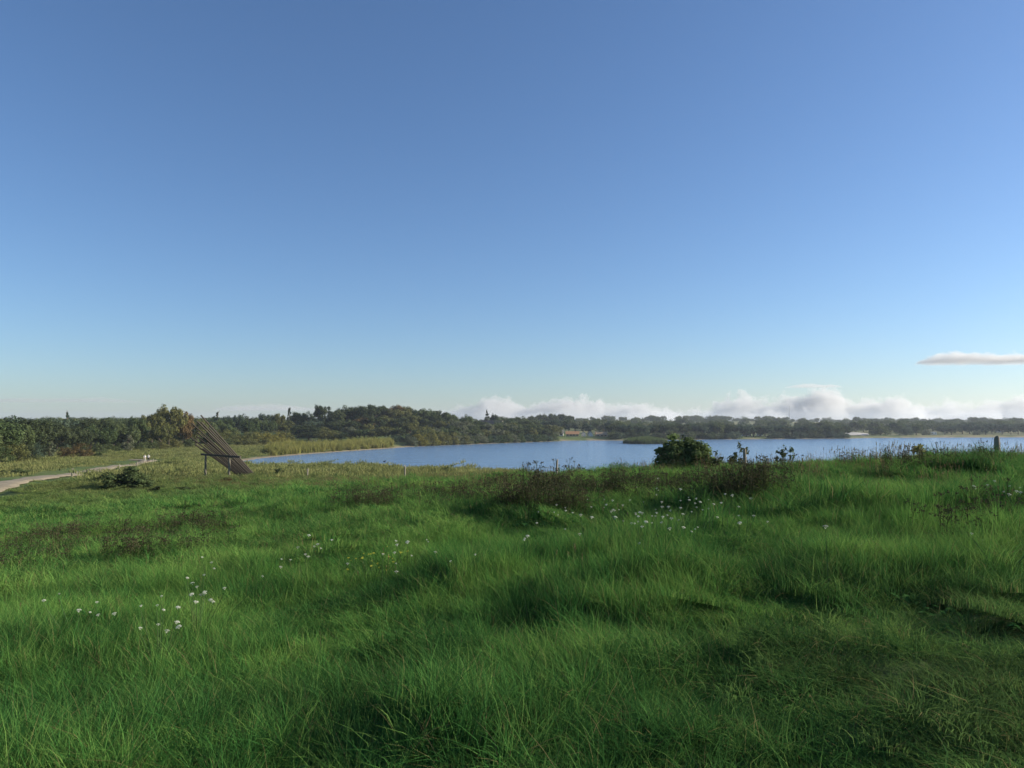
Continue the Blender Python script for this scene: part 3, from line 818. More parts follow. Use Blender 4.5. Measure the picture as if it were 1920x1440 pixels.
b = MB(); b.add([(8.52,-3.9,2.2),(8.52,3.9,2.2),(8.52,3.9,5.0),(8.52,0,7.75),(8.52,-3.9,5.0)], [(0,1,2,3,4)]); b.add([(8.6,-3.9,2.2),(8.6,3.9,2.2),(8.6,3.9,5.0),(8.6,0,7.75),(8.6,-3.9,5.0)], [(0,1,2,3,4)]); put('gable', b.mesh('gable', WHITE), hr_)
b = MB(); b.box((8.61,-.9,3.6), (8.66,.9,5.4)); put('window', b.mesh('window', DARKGLASS), hr_)
b = MB(); b.box((-4, -.4, 7.4), (-3.2, .4, 9.0)); put('chimney', b.mesh('chimney', TIMBER), rf_)

def caravan(label, px, d, L_, rz):
    x, y = bx(px, d); z = hz(x, y)
    r = tag(empty('caravan', (x, y, z), rz), label, 'caravan')
    b = MB(); a = L_/2
    prof = [(-a,.5),(-a+.25,1.5),(-a+.6,2.45),(a-.5,2.5),(a-.1,1.6),(a,.5)]
    V = [(p, s*1.1, h) for s in (-1, 1) for p, h in prof]
    k = len(prof)
    b.add(V, [tuple(range(k)), tuple(range(k, 2*k))[::-1]] + [(i, (i+1) % k, (i+1) % k + k, i+k) for i in range(k)])
    put('body', b.mesh('body', WHITE), r)
    for i in (-1, 1):
        b = MB(); b.box((i*L_*.22-.5, -1.13, 1.3), (i*L_*.22+.5, -1.103, 1.95)); put('window', b.mesh('window', DARKGLASS), r)
    for s in (-1.04, 1.04):
        b = MB(); b.tube([(0, s-.08, .32), (0, s+.08, .32)], [.32, .32], 12); put('wheel', b.mesh('wheel', TIMBER), r)
    return r
caravan('white caravan at the edge of the far wood', 1397, 516, 5.5, .1)
caravan('smaller white caravan right of the first one', 1423, 524, 4.2, -.3)
caravan('white caravan on the right shore between shrubs', 1748, 566, 4.6, .05)
caravan('white caravan high among the far right trees', 1872, 640, 6, .1)

# chalky bank by the right shore
BANK = plain('pale_gravel_bank', (.36,.345,.31), .95, .12, .4)
nbx = 24; V, F2 = [], []
for i in range(nbx+1):
    for j in range(7):
        px = 1578 + 50*i/nbx; d = 552 + 34*j/6
        x = (px-960)/FPX*d
        V.append((x, d, hz(x, d) + .25 + 1.5*(j/6)**.8*math.sin(math.pi*min(1, (i+2)/(nbx+4)))**.7 + .3*float(fbm(x/6, d/6, 81))))
for i in range(nbx):
    for j in range(6): F2.append((i*7+j, (i+1)*7+j, (i+1)*7+j+1, i*7+j+1))
tag(put('gravel_bank', mesh_of('gravel_bank', V, F2, BANK, True)), 'pale gravel bank on the right shore', kind='structure')

# masts on the skyline
STEEL = plain('mast_steel', (.28,.27,.27), .6, .1, 1)
def mast(label, px, d, h, w, arms=()):
    x, y, z = bearing(px, d)
    r = tag(empty('radio_mast', (x, y, z)), label, 'mast')
    b = MB(); b.tube([(0,0,-1),(0,0,h*.6),(0,0,h)], [w, w*.8, w*.45], 6); put('pole', b.mesh('pole', STEEL), r)
    for hz_, L_ in arms:
        b = MB(); b.beam((-L_/2,0,h*hz_), (L_/2,0,h*hz_), w*.9, w*.9, (0,0,1)); put('crossarm', b.mesh('crossarm', STEEL), r)
    return r
mast('tall thin radio mast rising over the far wood', 1479.5, 1900, 44, .7, ((.5,2.2),(.98,2.6)))
mast('small pylon on the skyline right of the tall mast', 1544, 1900, 12.5, .55, ((.75,6),(.95,4)))
mast('tiny pylon on the skyline near the right edge', 1755, 1900, 14, .6, ((.75,6),(.95,4)))

# ------------------------------------------------------------------ plank sculpture
SC = 91.0; MPP = SC / FPX
def at_(px, py, d):      # a point d metres ahead on the sight line
    c, s = math.cos(PITCH), math.sin(PITCH)
    u, v = (px-960)/FPX, (720-py)/FPX
    k = d / (c - v*s)
    return Vector((u*k, d, EYE + (s + v*c)*k))
foot_a = Vector(survey(483, 894)); foot_b = Vector(survey(502, 889))
SD = foot_a.y
org = Vector((foot_a.x - 3.0, foot_a.y, foot_a.z))
root = tag(empty('plank_sculpture', org), 'leaning fan of weathered wooden planks propped on two posts', 'sculpture')
A_top = at_(376.5, 778.5, SD - 2.6); B_top = at_(362.5, 831, SD + 1.2)
foot_b = Vector((foot_b.x, min(foot_b.y, SD + 3.4), 0)); foot_b.z = hz(foot_b.x, foot_b.y)
NP = 14
ext = [0, -.9, -.35, -.1, -1.2, .1, -1.0, -.5, -1.3, -.4, -1.0, .1, -.8, -.1, -.7, .15, 0]
for i in range(NP):
    t = i/(NP-1)
    f = foot_a.lerp(foot_b, t); f.z = hz(f.x, f.y) - .15
    tp = A_top.lerp(B_top, min(1, max(0, t + (0 if i in (0, NP-1) else random.uniform(-.03, .03))))) + Vector((-.55*math.sin(math.pi*t), 0, .9*math.sin(math.pi*t)*.35))
    d = (tp - f).normalized(); tp = tp + d*ext[i]*1.7
    f2 = foot_a.lerp(foot_b, min(1, t+.06)); tp2 = A_top.lerp(B_top, min(1, t+.06))
    wdir = (B_top - A_top).normalized()*.5 + (foot_b - foot_a).normalized()*.5
    b = MB(); b.beam(f - org, tp - org, .165, .10, wdir)
    put('plank', b.mesh('plank', WOOD), root)
k_a, k_b = .64, .29
Pa = A_top.lerp(foot_a, k_a); Pb = B_top.lerp(foot_b, k_b)
dv = (Pb - Pa).normalized()
dn = Vector((0, 0, -.2))
b = MB(); b.beam(Pa - dv*.5 + dn - org, Pb + dv*1.1 + dn - org, .2, .2, (0,0,1)); put('crossbar', b.mesh('crossbar', WOOD), root)
for q in (Pa.lerp(Pb, .26), Pb.lerp(Pa, -.06)):
    g = hz(q.x, q.y)
    b = MB(); b.tube([(q.x-org.x, q.y-org.y, g-.4-org.z), (q.x-org.x, q.y-org.y, q.z-.31-org.z)], [.125, .11], 12)
    put('post', b.mesh('post', SCULPTPOST), root)

# ------------------------------------------------------------------ fence posts on the brow, marker posts by the path
def round_post(name, cat, label, x, y, h, r_, mat, lean=(0, 0), group=None):
    rr = random.Random(int(x*100))
    b = MB(); n_ = 14
    rings = [(-.3, 1.05), (.0, 1.04), (h*.5, 1.0), (h-.03, .97), (h, .86)]
    V = []
    for z, k in rings:
        for i in range(n_):
            a = 2*math.pi*i/n_; q = r_*k*(1 + .06*math.sin(3*a+z*2))
            V.append((math.cos(a)*q, math.sin(a)*q, z + (.05*math.cos(a) if z > h-.1 else 0)))
    F_ = [(j*n_+i, j*n_+(i+1) % n_, (j+1)*n_+(i+1) % n_, (j+1)*n_+i) for j in range(len(rings)-1) for i in range(n_)]
    F_.append(tuple(range((len(rings)-1)*n_, len(rings)*n_)))
    b.add(V, F_)
    o = put(name, b.mesh(name, mat), None, (x, y, hz(x, y)), (lean[0], lean[1], rr.uniform(0, 6)))
    return tag(o, label, cat, group)
for px, d, top, w, lb in [(1868, 17.5, 821, .062, 'stout fence post at the right edge of the grassy brow'),
        (1395, 24, 843, .052, 'tall weathered fence post beside the leafy sprigs'),
        (1043, 34.5, 862, .05, 'grey fence post in the dry grass left of the bush'),
        (760, 62, 873, .065, 'thin fence post left of centre against the water'),
        (578, 76, 878, .075, 'farthest fence post at the left end of the lake')]:
    x, y, z = bearing(px, d)
    h = EYE + (792-top)/FPX*d - z
    round_post('fence_post', 'fence post', lb, x, y, h, w, POSTWOOD, (U(-.02,.02), U(-.03,.03)), 'fence posts along the brow')
for px, py, h, mat, lb in [(287, 868, .9, LIGHTWOOD, 'pale marker post just right of the walking couple'),
        (257, 874, .8, POSTWOOD, 'thin grey marker post just left of the couple'),
        (224, 882.5, .9, LIGHTWOOD, 'pale marker post above the dark round bush'),
        (135, 893, .9, POSTWOOD, 'dark marker post at the path edge, farther left')]:
    x, y, z = survey(px, py)
    round_post('marker_post', 'post', lb, x, y, h, .09, mat, (0, U(-.08,.08)), 'marker posts along the path')

# ------------------------------------------------------------------ the couple on the path
SKIN = plain('skin', (.45,.28,.2), .6, .08, 8)
SHIRT = plain('white_shirt', (.72,.70,.66), .85, .05, 6)
DARKT = plain('dark_trousers', (.02,.02,.025), .85, .2, 6)
PALET = plain('pale_trousers', (.45,.42,.36), .85, .1, 6)
HAIRG = plain('fair_hair', (.42,.36,.27), .7, .2, 20)
HAIRD = plain('grey_hair', (.38,.36,.33), .7, .2, 20)
def skinned(name, V, E, Rr, mat, parent, lv=2):
    me = bpy.data.meshes.new(name); me.from_pydata(V, E, []); me.update(); me.materials.append(mat)
    o = put(name, me, parent)
    o.modifiers.new('skin', 'SKIN'); sv = me.skin_vertices[0].data
    for i, r in enumerate(Rr): sv[i].radius = r if isinstance(r, tuple) else (r, r)
    sv[0].use_root = True
    m = o.modifiers.new('sub', 'SUBSURF'); m.levels = m.render_levels = lv
    for p in me.polygons: p.use_smooth = True
    return o
def person(label, x, y, rz, h, trousers, hair, swing):
    k = h/1.75; s = swing
    r = tag(empty('person', (x, y, hz(x, y) + .06), rz, (k, k, k)), label, 'person', None)
    # pelvis, spine, neck, head ; legs ; arms   (facing +Y)
    V = [(0,0,.95),(0,.0,1.12),(0,.0,1.32),(0,0,1.46),(0,.01,1.54),(0,.02,1.63),(0,.015,1.72),
         (.10,0,.92),(.11,.12*s,.50),(.11,.10*s-.05,.09),(.11,.24*s+.06,.04),(-.10,0,.92),(-.11,-.06*s,.50),(-.11,-.26*s,.11),(-.11,-.20*s,.04),
         (.19,0,1.42),(.25,-.08*s,1.15),(.26,.02,.92),(.26,.05,.80),(-.19,0,1.42),(-.25,.10*s,1.15),(-.26,.16*s,.93),(-.26,.19*s,.82)]
    E = [(0,1),(1,2),(2,3),(3,4),(4,5),(5,6),(0,7),(7,8),(8,9),(9,10),(0,11),(11,12),(12,13),(13,14),(3,15),(15,16),(16,17),(17,18),(3,19),(19,20),(20,21),(21,22)]
    Rr = [(.15,.11),(.14,.10),(.17,.11),(.09,.07),.052,(.075,.09),(.06,.075),.085,.06,.042,.035,.085,.06,.042,.035,.055,.042,.034,.04,.055,.042,.034,.04]
    skinned('body', V, E, Rr, SKIN, r)
    skinned('shirt', [(0,0,.98),(0,0,1.14),(0,0,1.34),(0,0,1.45),(.19,0,1.43),(.25,-.08*s,1.16),(-.19,0,1.43),(-.25,.10*s,1.16)],
            [(0,1),(1,2),(2,3),(3,4),(4,5),(3,6),(6,7)], [(.175,.14),(.165,.13),(.195,.135),(.09,.08),.072,.058,.072,.058], SHIRT, r)
    skinned('trousers', [(0,0,.98),(.10,0,.90),(.11,.12*s,.50),(.11,.10*s-.05,.10),(-.10,0,.90),(-.11,-.06*s,.50),(-.11,-.26*s,.12)],
            [(0,1),(1,2),(2,3),(0,4),(4,5),(5,6)], [(.17,.135),.105,.078,.065,.105,.078,.065], trousers, r)
    skinned('hair', [(0,-.03,1.60),(0,-.015,1.69),(0,.01,1.76)], [(0,1),(1,2)], [(.08,.07),(.088,.10),(.06,.07)], hair, r)
    return r
wx, wy, _ = survey(274.5, 867)
person('person in white top and black trousers walking on the path', wx + .45, wy, .25, 1.78, DARKT, HAIRD, 1)
person('person in white top and pale trousers walking on the path', wx - .55, wy + .3, .25, 1.70, PALET, HAIRG, -1)

# ------------------------------------------------------------------ waterbirds by the near shore
DUCK = plain('dark_plumage', (.035,.03,.028), .7, .3, 6)
DUCKW = plain('pale_plumage', (.35,.33,.3), .7, .2, 6)
def duck(label, px, py, mat, rz, group=None):
    c, s = math.cos(PITCH), math.sin(PITCH)
    v = (720-py)/FPX; sl = (s + v*c)/(c - v*s); d = EYE/-sl; x = (px-960)/FPX*d
    b = MB()
    b.tube([(-.42,0,.17),(-.30,0,.12),(-.12,0,.09),(.1,0,.09),(.24,0,.12),(.31,0,.16)], [.02,.10,.16,.17,.11,.04], 10)
    b.tube([(.22,0,.13),(.29,0,.27),(.31,0,.36),(.37,0,.39),(.41,0,.385)], [.07,.05,.055,.05,.02], 8)
    r = tag(put('duck', b.mesh('duck', mat, smooth=True), None, (x, d, .02), (0, 0, rz), (1.15,)*3), label, 'bird', group)
    b = MB(); b.beam((.39,0,.382), (.48,0,.372), .045, .018, (0,1,0)); put('bill', b.mesh('bill', TIMBER), r)
    b = MB(); b.beam((-.40,0,.17), (-.54,0,.21), .11, .02, (0,1,0)); put('tail', b.mesh('tail', mat), r)
DG = 'ducks off the near shore'
for px, py, m_, lb in [(600,882.5,DUCK,'dark duck swimming alone, farthest left of the flock'),(613,884.5,DUCK,'dark duck second from the left of the flock'),
        (624,884,DUCKW,'pale duck among the dark ones'),(629,885.5,DUCK,'dark duck right beside the pale duck'),(634.5,884.5,DUCK,'dark duck in the middle of the tight group'),
        (649,885.5,DUCK,'dark duck at the right end of the flock'),(676,873.5,DUCK,'lone dark duck farther out on the water'),(722,866,DUCK,'dark duck farthest out towards the far shore')]:
    duck(lb, px, py, m_, U(-.6,.6) + (3.1 if random.random() < .5 else 0), DG)

# ------------------------------------------------------------------ bushes and sprigs close by
def near_bush(name, label, x, y, h, w, tone, seed, nc=90, nl=85, size=.045, sink=.05):
    r = tag(empty(name, (x, y, hz(x, y) - sink), seed, (w, w, h)), label, 'bush')
    put('stem', trunk_mesh('shrub', seed), r)
    put('foliage', crown_mesh('shrub', seed, LEAF[tone], nc, nl, size), r)
    return r
x, y, z = bearing(1279, 27.5)
near_bush('bramble_bush', 'dense round dark bush on the brow in front of the lake', x, y, 1.66, 2.1, 'fresh', 3, 190, 95, .05)
x, y, z = bearing(1262, 27.3)
near_bush('bramble_bush', 'lower olive bush leaning against the round dark bush', x + .95, y - .5, .95, 1.1, 'olive', 8, 60, 70, .06)
x, y, z = survey(240, 919)
near_bush('dark_bush', 'dark spreading bush alone on the meadow beside the path', x, y, 2.4, 4.3, 'mid', 5, 110, 90, .05, .2)
x, y, z = survey(423, 874)
near_bush('dark_bush', 'dark bush in the shade behind the sculpture posts', x, y, 1.9, 3.2, 'dark', 11, 80, 80, .06, .1)
for px, py, h, w, t, lb in [(322,875,1.3,3.2,'mid','small green bush left of the sculpture posts'),(545,884,1.2,1.7,'dark','small dark bush at the left tip of the lake'),
        (30,893,1.2,3.6,'mid','low dark bush beyond the path at far left'),(416,907,.7,3.4,'brown','low brown bush in front of the sculpture posts'),
        (325,926,.8,4.5,'dark','low dark bush right of the big meadow bush'),(525,893,1.1,1.5,'mid','small bush right of the sculpture foot'),
        (185,858,1.6,4,'mid','small round bush far across the left meadow')]:
    x, y, z = survey(px, py)
    near_bush('meadow_bush', lb, x, y, h, w, t, int(px), 60, 60, .07, .1)

def sprig(label, px, d, h, n_leaf, seed, mat, top=None):
    """upright young plant with alternate leaves"""
    x, y, z = bearing(px, d); r_ = np.random.default_rng(seed)
    if top: h = EYE + (792-top)/FPX*d - z
    r = tag(empty('young_plant', (x, y, z - .03), U(0, 6)), label, 'plant')
    b = MB(); P = [(.05*math.sin(k*.9+seed)*k/5, .04*math.cos(k+seed)*k/5, h*k/6) for k in range(7)]
    b.tube(P, [.010*(1-.11*k) for k in range(7)], 5)
    br = []
    for k in range(5):
        t = r_.uniform(0, 6.28); q = r_.uniform(.12, .28)*h; z0 = h*r_.uniform(.25,.75)
        e = (math.cos(t)*q, math.sin(t)*q, z0 + q*.9); br.append(e)
        b.tube([(0,0,z0), (e[0]*.5, e[1]*.5, z0+q*.35), e], [.006,.005,.003], 4)
    put('stem', b.mesh('stem', WEEDSTEM), r)
    C = [np.array(P[int(k)]) for k in r_.integers(2, 7, n_leaf//3)] + [np.array(br[int(k)]) for k in r_.integers(0, 5, n_leaf - n_leaf//3)]
    V, F_, rn = leaves(np.array(C), np.full(len(C), .085), 5, .085, r_, .3, 1.2, 1.4)
    put('leaves', leaf_mesh('leaves', V, F_, rn, mat), r)
    return r
WEEDSTEM = plain('plant_stem', (.06,.065,.03), .8, .2, 10)
sprig('dark leafy sprig just right of the round bush', 1340, 26, .9, 34, 1, LEAF['dark'], 846)
sprig('tall thin leafy sprig left of the tall fence post', 1384, 24.6, .9, 26, 2, LEAF['dark'], 830)
sprig('short leafy sprig leaning at the tall fence post', 1374, 24.2, .9, 26, 3, LEAF['dark'], 850)
sprig('lone dark sprig right of the tall fence post', 1468, 23, .9, 34, 4, LEAF['blue'], 839)
sprig('twiggy plant on the brow toward the right', 1725, 19.5, .9, 50, 5, LEAF['olive'], 838)

# ------------------------------------------------------------------ white umbel flowers
UMBEL = plain('white_umbel', (.48,.50,.41), .8, .25, 12)
YELLOWF = plain('yellow_flower', (.42,.40,.04), .8, .15, 30)
FSTEM = plain('flower_stem', (.06,.11,.03), .8, .2, 10)
def umbel_mesh(name, mat, seed, rad=.04):
    r_ = random.Random(seed); b = MB()
    for i in range(34):
        a = i*2.39996; q = rad*math.sqrt((i+.5)/34); z = .35*rad*(1-(q/rad)**2) + r_.uniform(-.003,.003)
        c = Vector((math.cos(a)*q, math.sin(a)*q, z)); s = rad*r_.uniform(.13,.2)
        tl = Vector((r_.uniform(-.4,.4), r_.uniform(-.4,.4), 1)).normalized(); u = tl.orthogonal().normalized(); v = tl.cross(u)
        top = c + tl*s*.6
        V = [top] + [c + s*(math.cos(k*1.2566)*u + math.sin(k*1.2566)*v) for k in range(5)]
        b.add(V, [(0, 1+k, 1+(k+1) % 5) for k in range(5)] + [(5,4,3,2,1)])
    for i in range(8):
        a = i*.7854; b.tube([(0,0,-rad*.9), (math.cos(a)*rad*.7, math.sin(a)*rad*.7, -.001)], [.0012,.001], 3, cap=False)
    return b.mesh(name, mat)
UM = [umbel_mesh('flower_head', UMBEL, i, .042) for i in range(3)]
UY = [umbel_mesh('flower_head', YELLOWF, 9, .03)]
def flower_plant(name, label, cat, x, y, heads, heads_me, group=None, size=1.0):
    z = hz(x, y)
    r = tag(empty(name, (x, y, z)), label, cat, group)
    b = MB()
    for hx, hy, h_, s in heads:
        b.tube([(hx*.25, hy*.25, -.03), (hx*.55, hy*.55, h_*.55), (hx, hy, h_ - .04)], [.0035,.003,.002], 4)
        put('flower_head', random.choice(heads_me), r, (hx, hy, h_), (U(-.35,.35), U(-.35,.35), U(0,6)), (s*size,)*3)
    put('stem', b.mesh('stem', FSTEM), r)
    return r
def carrot(label, px, py, n_, spread, group=None, hgt=.62, sz=1.0, me=None, name='wild_carrot'):
    x, y, z = survey(px, py, hgt)
    hs = [(random.gauss(0, spread), random.gauss(0, spread), hgt*U(.7,1.15), U(.3,.68)) for _ in range(n_)]
    return flower_plant(name, label, 'flower', x, y, hs, me or UM, group, sz)
carrot('largest cluster of white umbels at left in the grass', 372, 1098, 13, .18, hgt=.66, sz=.95)
carrot('white umbel cluster just below left of the largest one', 300, 1146, 10, .14, hgt=.6, sz=.9)
carrot('white umbel cluster farthest left in the near grass', 150, 1114, 8, .13, hgt=.6, sz=.8)
carrot('pair of white umbels above the largest cluster', 398, 1045, 3, .14, hgt=.6, sz=.8)
carrot('white umbels left of the yellow flowers', 572, 1035, 8, .22, hgt=.62, sz=.95)
carrot('white umbels upper left of centre near the dark weeds', 606, 1008, 4, .25, hgt=.62)
carrot('white umbels just right of the yellow flowers', 765, 1016, 8, .3, hgt=.62)
carrot('single bright white umbel below the yellow flowers', 713, 1064, 2, .08, hgt=.62, sz=1.1)
carrot('few white umbels right of the yellow flowers, lower', 838, 1028, 3, .15, hgt=.6, sz=.8)
carrot('white umbels in the middle of the field', 983, 994, 3, .12, hgt=.6, sz=.9)
carrot('bright white umbel right of centre below the weed belt', 1131, 959, 3, .12, hgt=.62, sz=1.5)
carrot('white umbels in a row beside the bright one', 1105, 986, 5, .35, hgt=.62)
carrot('lone white umbel in the grass right of centre', 1553, 1007, 1, .02, hgt=.6, sz=1.1)
carrot('white umbels at the right edge by the dark tussock', 1878, 990, 3, .15, hgt=.5, sz=1.1)
carrot('white flower drift at the upper right edge', 1898, 918, 12, .4, hgt=.5, sz=1.0)
carrot('yellow flowers left of centre in the grass', 703, 1040, 22, .22, hgt=.5, me=UY, name='yellow_wildflower')
for i in range(46):
    px = min(1460, max(1040, random.gauss(1215, 100))); py = 958 - (px-1080)*.04 + random.gauss(0, 17)
    carrot('small white umbel plant below the weeds of the brow', px, py, random.choice([1,1,2,3]), .2, 'white umbels below the brow', .6, U(.7,1.0))

# ------------------------------------------------------------------ grass, weeds, reeds
def blades(name, n_, half, h0, h1, w, lean, seed, mat, segs=3, tufts=0, wind=(0,0), seedheads=0):
    r_ = np.random.default_rng(seed)
    if tufts:
        tc = r_.uniform(-half, half, (tufts, 2)); k = r_.integers(0, tufts, n_)
        xy = tc[k] + r_.normal(0, half*.12, (n_, 2))
    else: xy = r_.uniform(-half, half, (n_, 2))
    h = h0 + (h1-h0)*r_.random(n_)**1.3
    tn = r_.random(max(tufts, 1))
    if tufts: h = h*r_.uniform(.5, 1.5, tufts)[k]
    a = r_.uniform(0, 6.283, n_); ln = lean*r_.uniform(.25, 1.5, n_)*h
    if tufts:                                     # blades of a tuft arch away from its middle
        o_ = xy - tc[k]; a = np.arctan2(o_[:, 1], o_[:, 0]) + r_.normal(0, .7, n_)
    dx, dy = np.cos(a)*ln + wind[0]*h, np.sin(a)*ln + wind[1]*h
    f = r_.uniform(0, 6.283, n_); ux, uy = np.cos(f)*w*.5, np.sin(f)*w*.5
    wv = r_.uniform(.6, 1.4, n_)
    V = []
    for s in range(segs):
        t = s/segs; q = t**2
        zz = h*(t - .22*q*np.hypot(dx, dy)/h)
        taper = (1 - t*.55)*wv
        for sg in (-1, 1):
            V.append(np.stack([xy[:, 0] + dx*q + sg*ux*taper, xy[:, 1] + dy*q + sg*uy*taper, zz - (.04 if s == 0 else 0)], 1))
    V.append(np.stack([xy[:, 0]+dx, xy[:, 1]+dy, h*(1 - .22*np.hypot(dx, dy)/h)], 1))
    m = 2*segs+1
    V = np.stack(V, 1).reshape(-1, 3)
    tri = []
    for s in range(segs-1):
        a0 = 2*s
        tri += [(a0, a0+1, a0+3), (a0, a0+3, a0+2)]
    tri.append((2*segs-2, 2*segs-1, 2*segs))
    F_ = (np.arange(n_)[:, None, None]*m + np.array(tri)[None]).reshape(-1, 3)
    me = mesh_of(name, V, F_, mat)
    at = me.attributes.new('rnd', 'FLOAT', 'POINT'); own = r_.random(n_)
    if tufts: own = np.where(own > .955, own, np.clip(.62*tn[k] + .38*own, 0, .95))
    at.data.foreach_set('value', np.repeat(own, m).astype(np.float32))
    return me

def in_view(x, y, half=46.0): return (np.degrees(np.abs(np.arctan2(x, y))) < half)
def near_scatter(name, label, protos, x, y, hs, ws, dry):
    z = height(x, y)
    scatter(name, label, protos, np.stack([x, y, z], 1), rng.uniform(0, 6.283, len(x)), np.stack([ws, ws, hs], 1), rng.integers(0, len(protos), len(x)), dry, rng.normal(0, .13, (len(x), 2)))

# height of the sward: tall tussocks and low hollows, and a trodden corner at the right
def sward(x, y):
    k = .42 + 1.35*np.clip(fbm(x/1.3, y/1.05, 91, 3)*2.0 - .5, 0, 1)
    trod = np.exp(-((x-3.4)/1.7)**2 - ((y-4.2)/2.6)**2)
    k = k*(.62 + .38*sstep(2.5, 7.5, np.hypot(x, y)))
    return k*(1 - .68*trod)*(1 - .32*sstep(9, 16, np.hypot(x, y)))

gA = [proto('tuft', blades('grass_near', 3600, .55, .05, .25, .0046, 1.0, 200+i, GRASS, 3, 60 + 10*i)) for i in range(4)]
gB = [proto('tuft', blades('grass_mid', 2600, .75, .06, .30, .0085, 1.0, 220+i, GRASS, 3, 60)) for i in range(3)]
gC = [proto('tuft', blades('grass_brow', 1900, 1.3, .12, .40, .02, .8, 240+i, GRASS, 3, 60)) for i in range(3)]
x, y = grid_pts(-16, 16, .4, 13, .42); k = in_view(x, y, 52) & (np.hypot(x, y) > .9); x, y = x[k], y[k]
k = (np.hypot(x, y) < 12.5) & (rng.random(len(x)) > .6*np.exp(-((x-3.2)/1.4)**2 - ((y-4.0)/2.3)**2)); x, y = x[k], y[k]; s = sward(x, y)
near_scatter('grass', 'lush green grass of the near slope', gA, x, y, s*1.0, .95 + 0*s, np.clip(.1*fbm(x/3, y/3, 95) + .28*np.exp(-((x-3.2)/1.5)**2 - ((y-4.0)/2.4)**2), 0, 1))
x, y = grid_pts(-34, 34, 8, 34, .66); d = np.hypot(x, y); k = in_view(x, y) & (d > 11.5) & (d < 33); x, y = x[k], y[k]; s = sward(x, y)
near_scatter('grass', 'green grass of the middle slope', gB, x, y, s*1.0, 1.0 + 0*s, np.clip(dryness(x, y) + .1, 0, 1))
x, y = grid_pts(-75, 50, 22, 82, 1.25); d = np.hypot(x, y)
k = in_view(x, y) & (d > 31) & (d < 85) & (sdf(x, y) > 4) & (pathdist(x, y) > 3.9); x, y = x[k], y[k]; s = sward(x, y)
near_scatter('grass', 'long grass on the brow and the slope down to the meadow', gC, x, y, s*.75, 1.0 + 0*s, np.clip(dryness(x, y) + .12, 0, 1))
gD_ = [proto('tuft', blades('grass_meadow', 900, 3.0, .12, .42, .07, .45, 260+i, MEADOWG, 2, 40)) for i in range(3)]
x, y = grid_pts(-190, 40, 70, 330, 3.0)
k = in_view(x, y, 44) & (np.hypot(x, y) > 78) & (sdf(x, y) > 5) & (pathdist(x, y) > 6.2) & (np.hypot((x - org.x - 1)/1.0, (y - org.y + 4)/1.5) > 7.0); x, y = x[k], y[k]
near_scatter('grass', 'meadow grass between the path, the wood and the lake', gD_, x, y, .5 + .9*fbm(x/9, y/9, 97), 1.0 + 0*x, np.clip(dryness(x, y), 0, 1))

def weed_mesh(name, n_, half, h0, h1, seed):
    """stand of tall flowering weeds gone to seed: stalks, side twigs, narrow leaves, flat brown heads"""
    r_ = np.random.default_rng(seed); V, F_, M, RN = [], [], [], []
    def quad(p, u, v, m, rn):
        b = len(V); V.extend([p-u, p-v, p+u, p+v]); F_.append((b, b+1, b+2, b+3)); M.append(m); RN.extend([rn]*4)
    for i in range(n_):
        bx_, by_ = r_.uniform(-half, half, 2); h = r_.uniform(h0, h1); rn = r_.random()
        ln = r_.normal(0, .10, 2)*h
        tip = np.array((bx_+ln[0], by_+ln[1], h)); base = np.array((bx_, by_, -.03))
        w = np.array((math.cos(i), math.sin(i), 0))*.006
        b = len(V); V.extend([base-w, base+w, tip+w*.6, tip-w*.6]); F_.append((b, b+1, b+2, b+3)); M.append(0); RN.extend([rn]*4)
        heads = [tip]
        for q in range(r_.integers(2, 5)):
            t = r_.uniform(.55, .9); p = base + (tip-base)*t; a = r_.uniform(0, 6.28)
            e = p + np.array((math.cos(a)*.09, math.sin(a)*.09, .14))*r_.uniform(.7, 1.4)
            ww = np.array((-math.sin(a), math.cos(a), 0))*.003
            b = len(V); V.extend([p-ww, p+ww, e+ww, e-ww]); F_.append((b, b+1, b+2, b+3)); M.append(0); RN.extend([rn]*4)
            heads.append(e)
        for e in heads:
            for q in range(7):
                o_ = r_.normal(0, .022, 3); o_[2] *= .6
                u = r_.normal(size=3); u /= np.linalg.norm(u); v = np.cross(u, r_.normal(size=3)); v /= np.linalg.norm(v)
                quad(e+o_, u*.016, v*.013, 1, r_.random())
        for q in range(9):
            t = r_.uniform(.08, .75); p = base + (tip-base)*t; a = r_.uniform(0, 6.28)
            u = np.array((math.cos(a), math.sin(a), r_.uniform(-.2,.6)))*.06; v = np.array((-math.sin(a), math.cos(a), 0))*.013
            quad(p+u, u, v, 0, r_.random())
    me = mesh_of(name, np.array(V), np.array(F_), mats=[WEED, SEED], mi=M)
    at = me.attributes.new('rnd', 'FLOAT', 'POINT'); at.data.foreach_set('value', np.array(RN, np.float32))
    return me
wD = [proto('weed_stand', weed_mesh('weeds', 15, .6, .35, 1.0, 300+i)) for i in range(3)]
def zone_of(px, py): 
    a = survey(px, py); return a[0], a[1]
wx_, wy_ = [], []
def weed_area(px0, px1, n_, pya, pyb, above=.4):
    for _ in range(n_):
        t = random.random(); px = px0 + (px1-px0)*t
        py = (pya[0] + (pya[1]-pya[0])*t) + U(0, 1)*((pyb[0] + (pyb[1]-pyb[0])*t) - (pya[0] + (pya[1]-pya[0])*t))
        a = survey(px, py, above); wx_.append(a[0]); wy_.append(a[1])
weed_area(-60, 420, 85, (1000, 960), (1050, 1005))
weed_area(630, 1100, 200, (903, 896), (940, 932))
weed_area(1080, 1340, 64, (898, 893), (922, 912))
weed_area(1320, 1460, 30, (890, 885), (912, 912))
weed_area(1780, 1880, 7, (925, 925), (990, 960))
weed_area(560, 1910, 60, (900, 848), (912, 862), .3)
x, y = np.array(wx_), np.array(wy_)
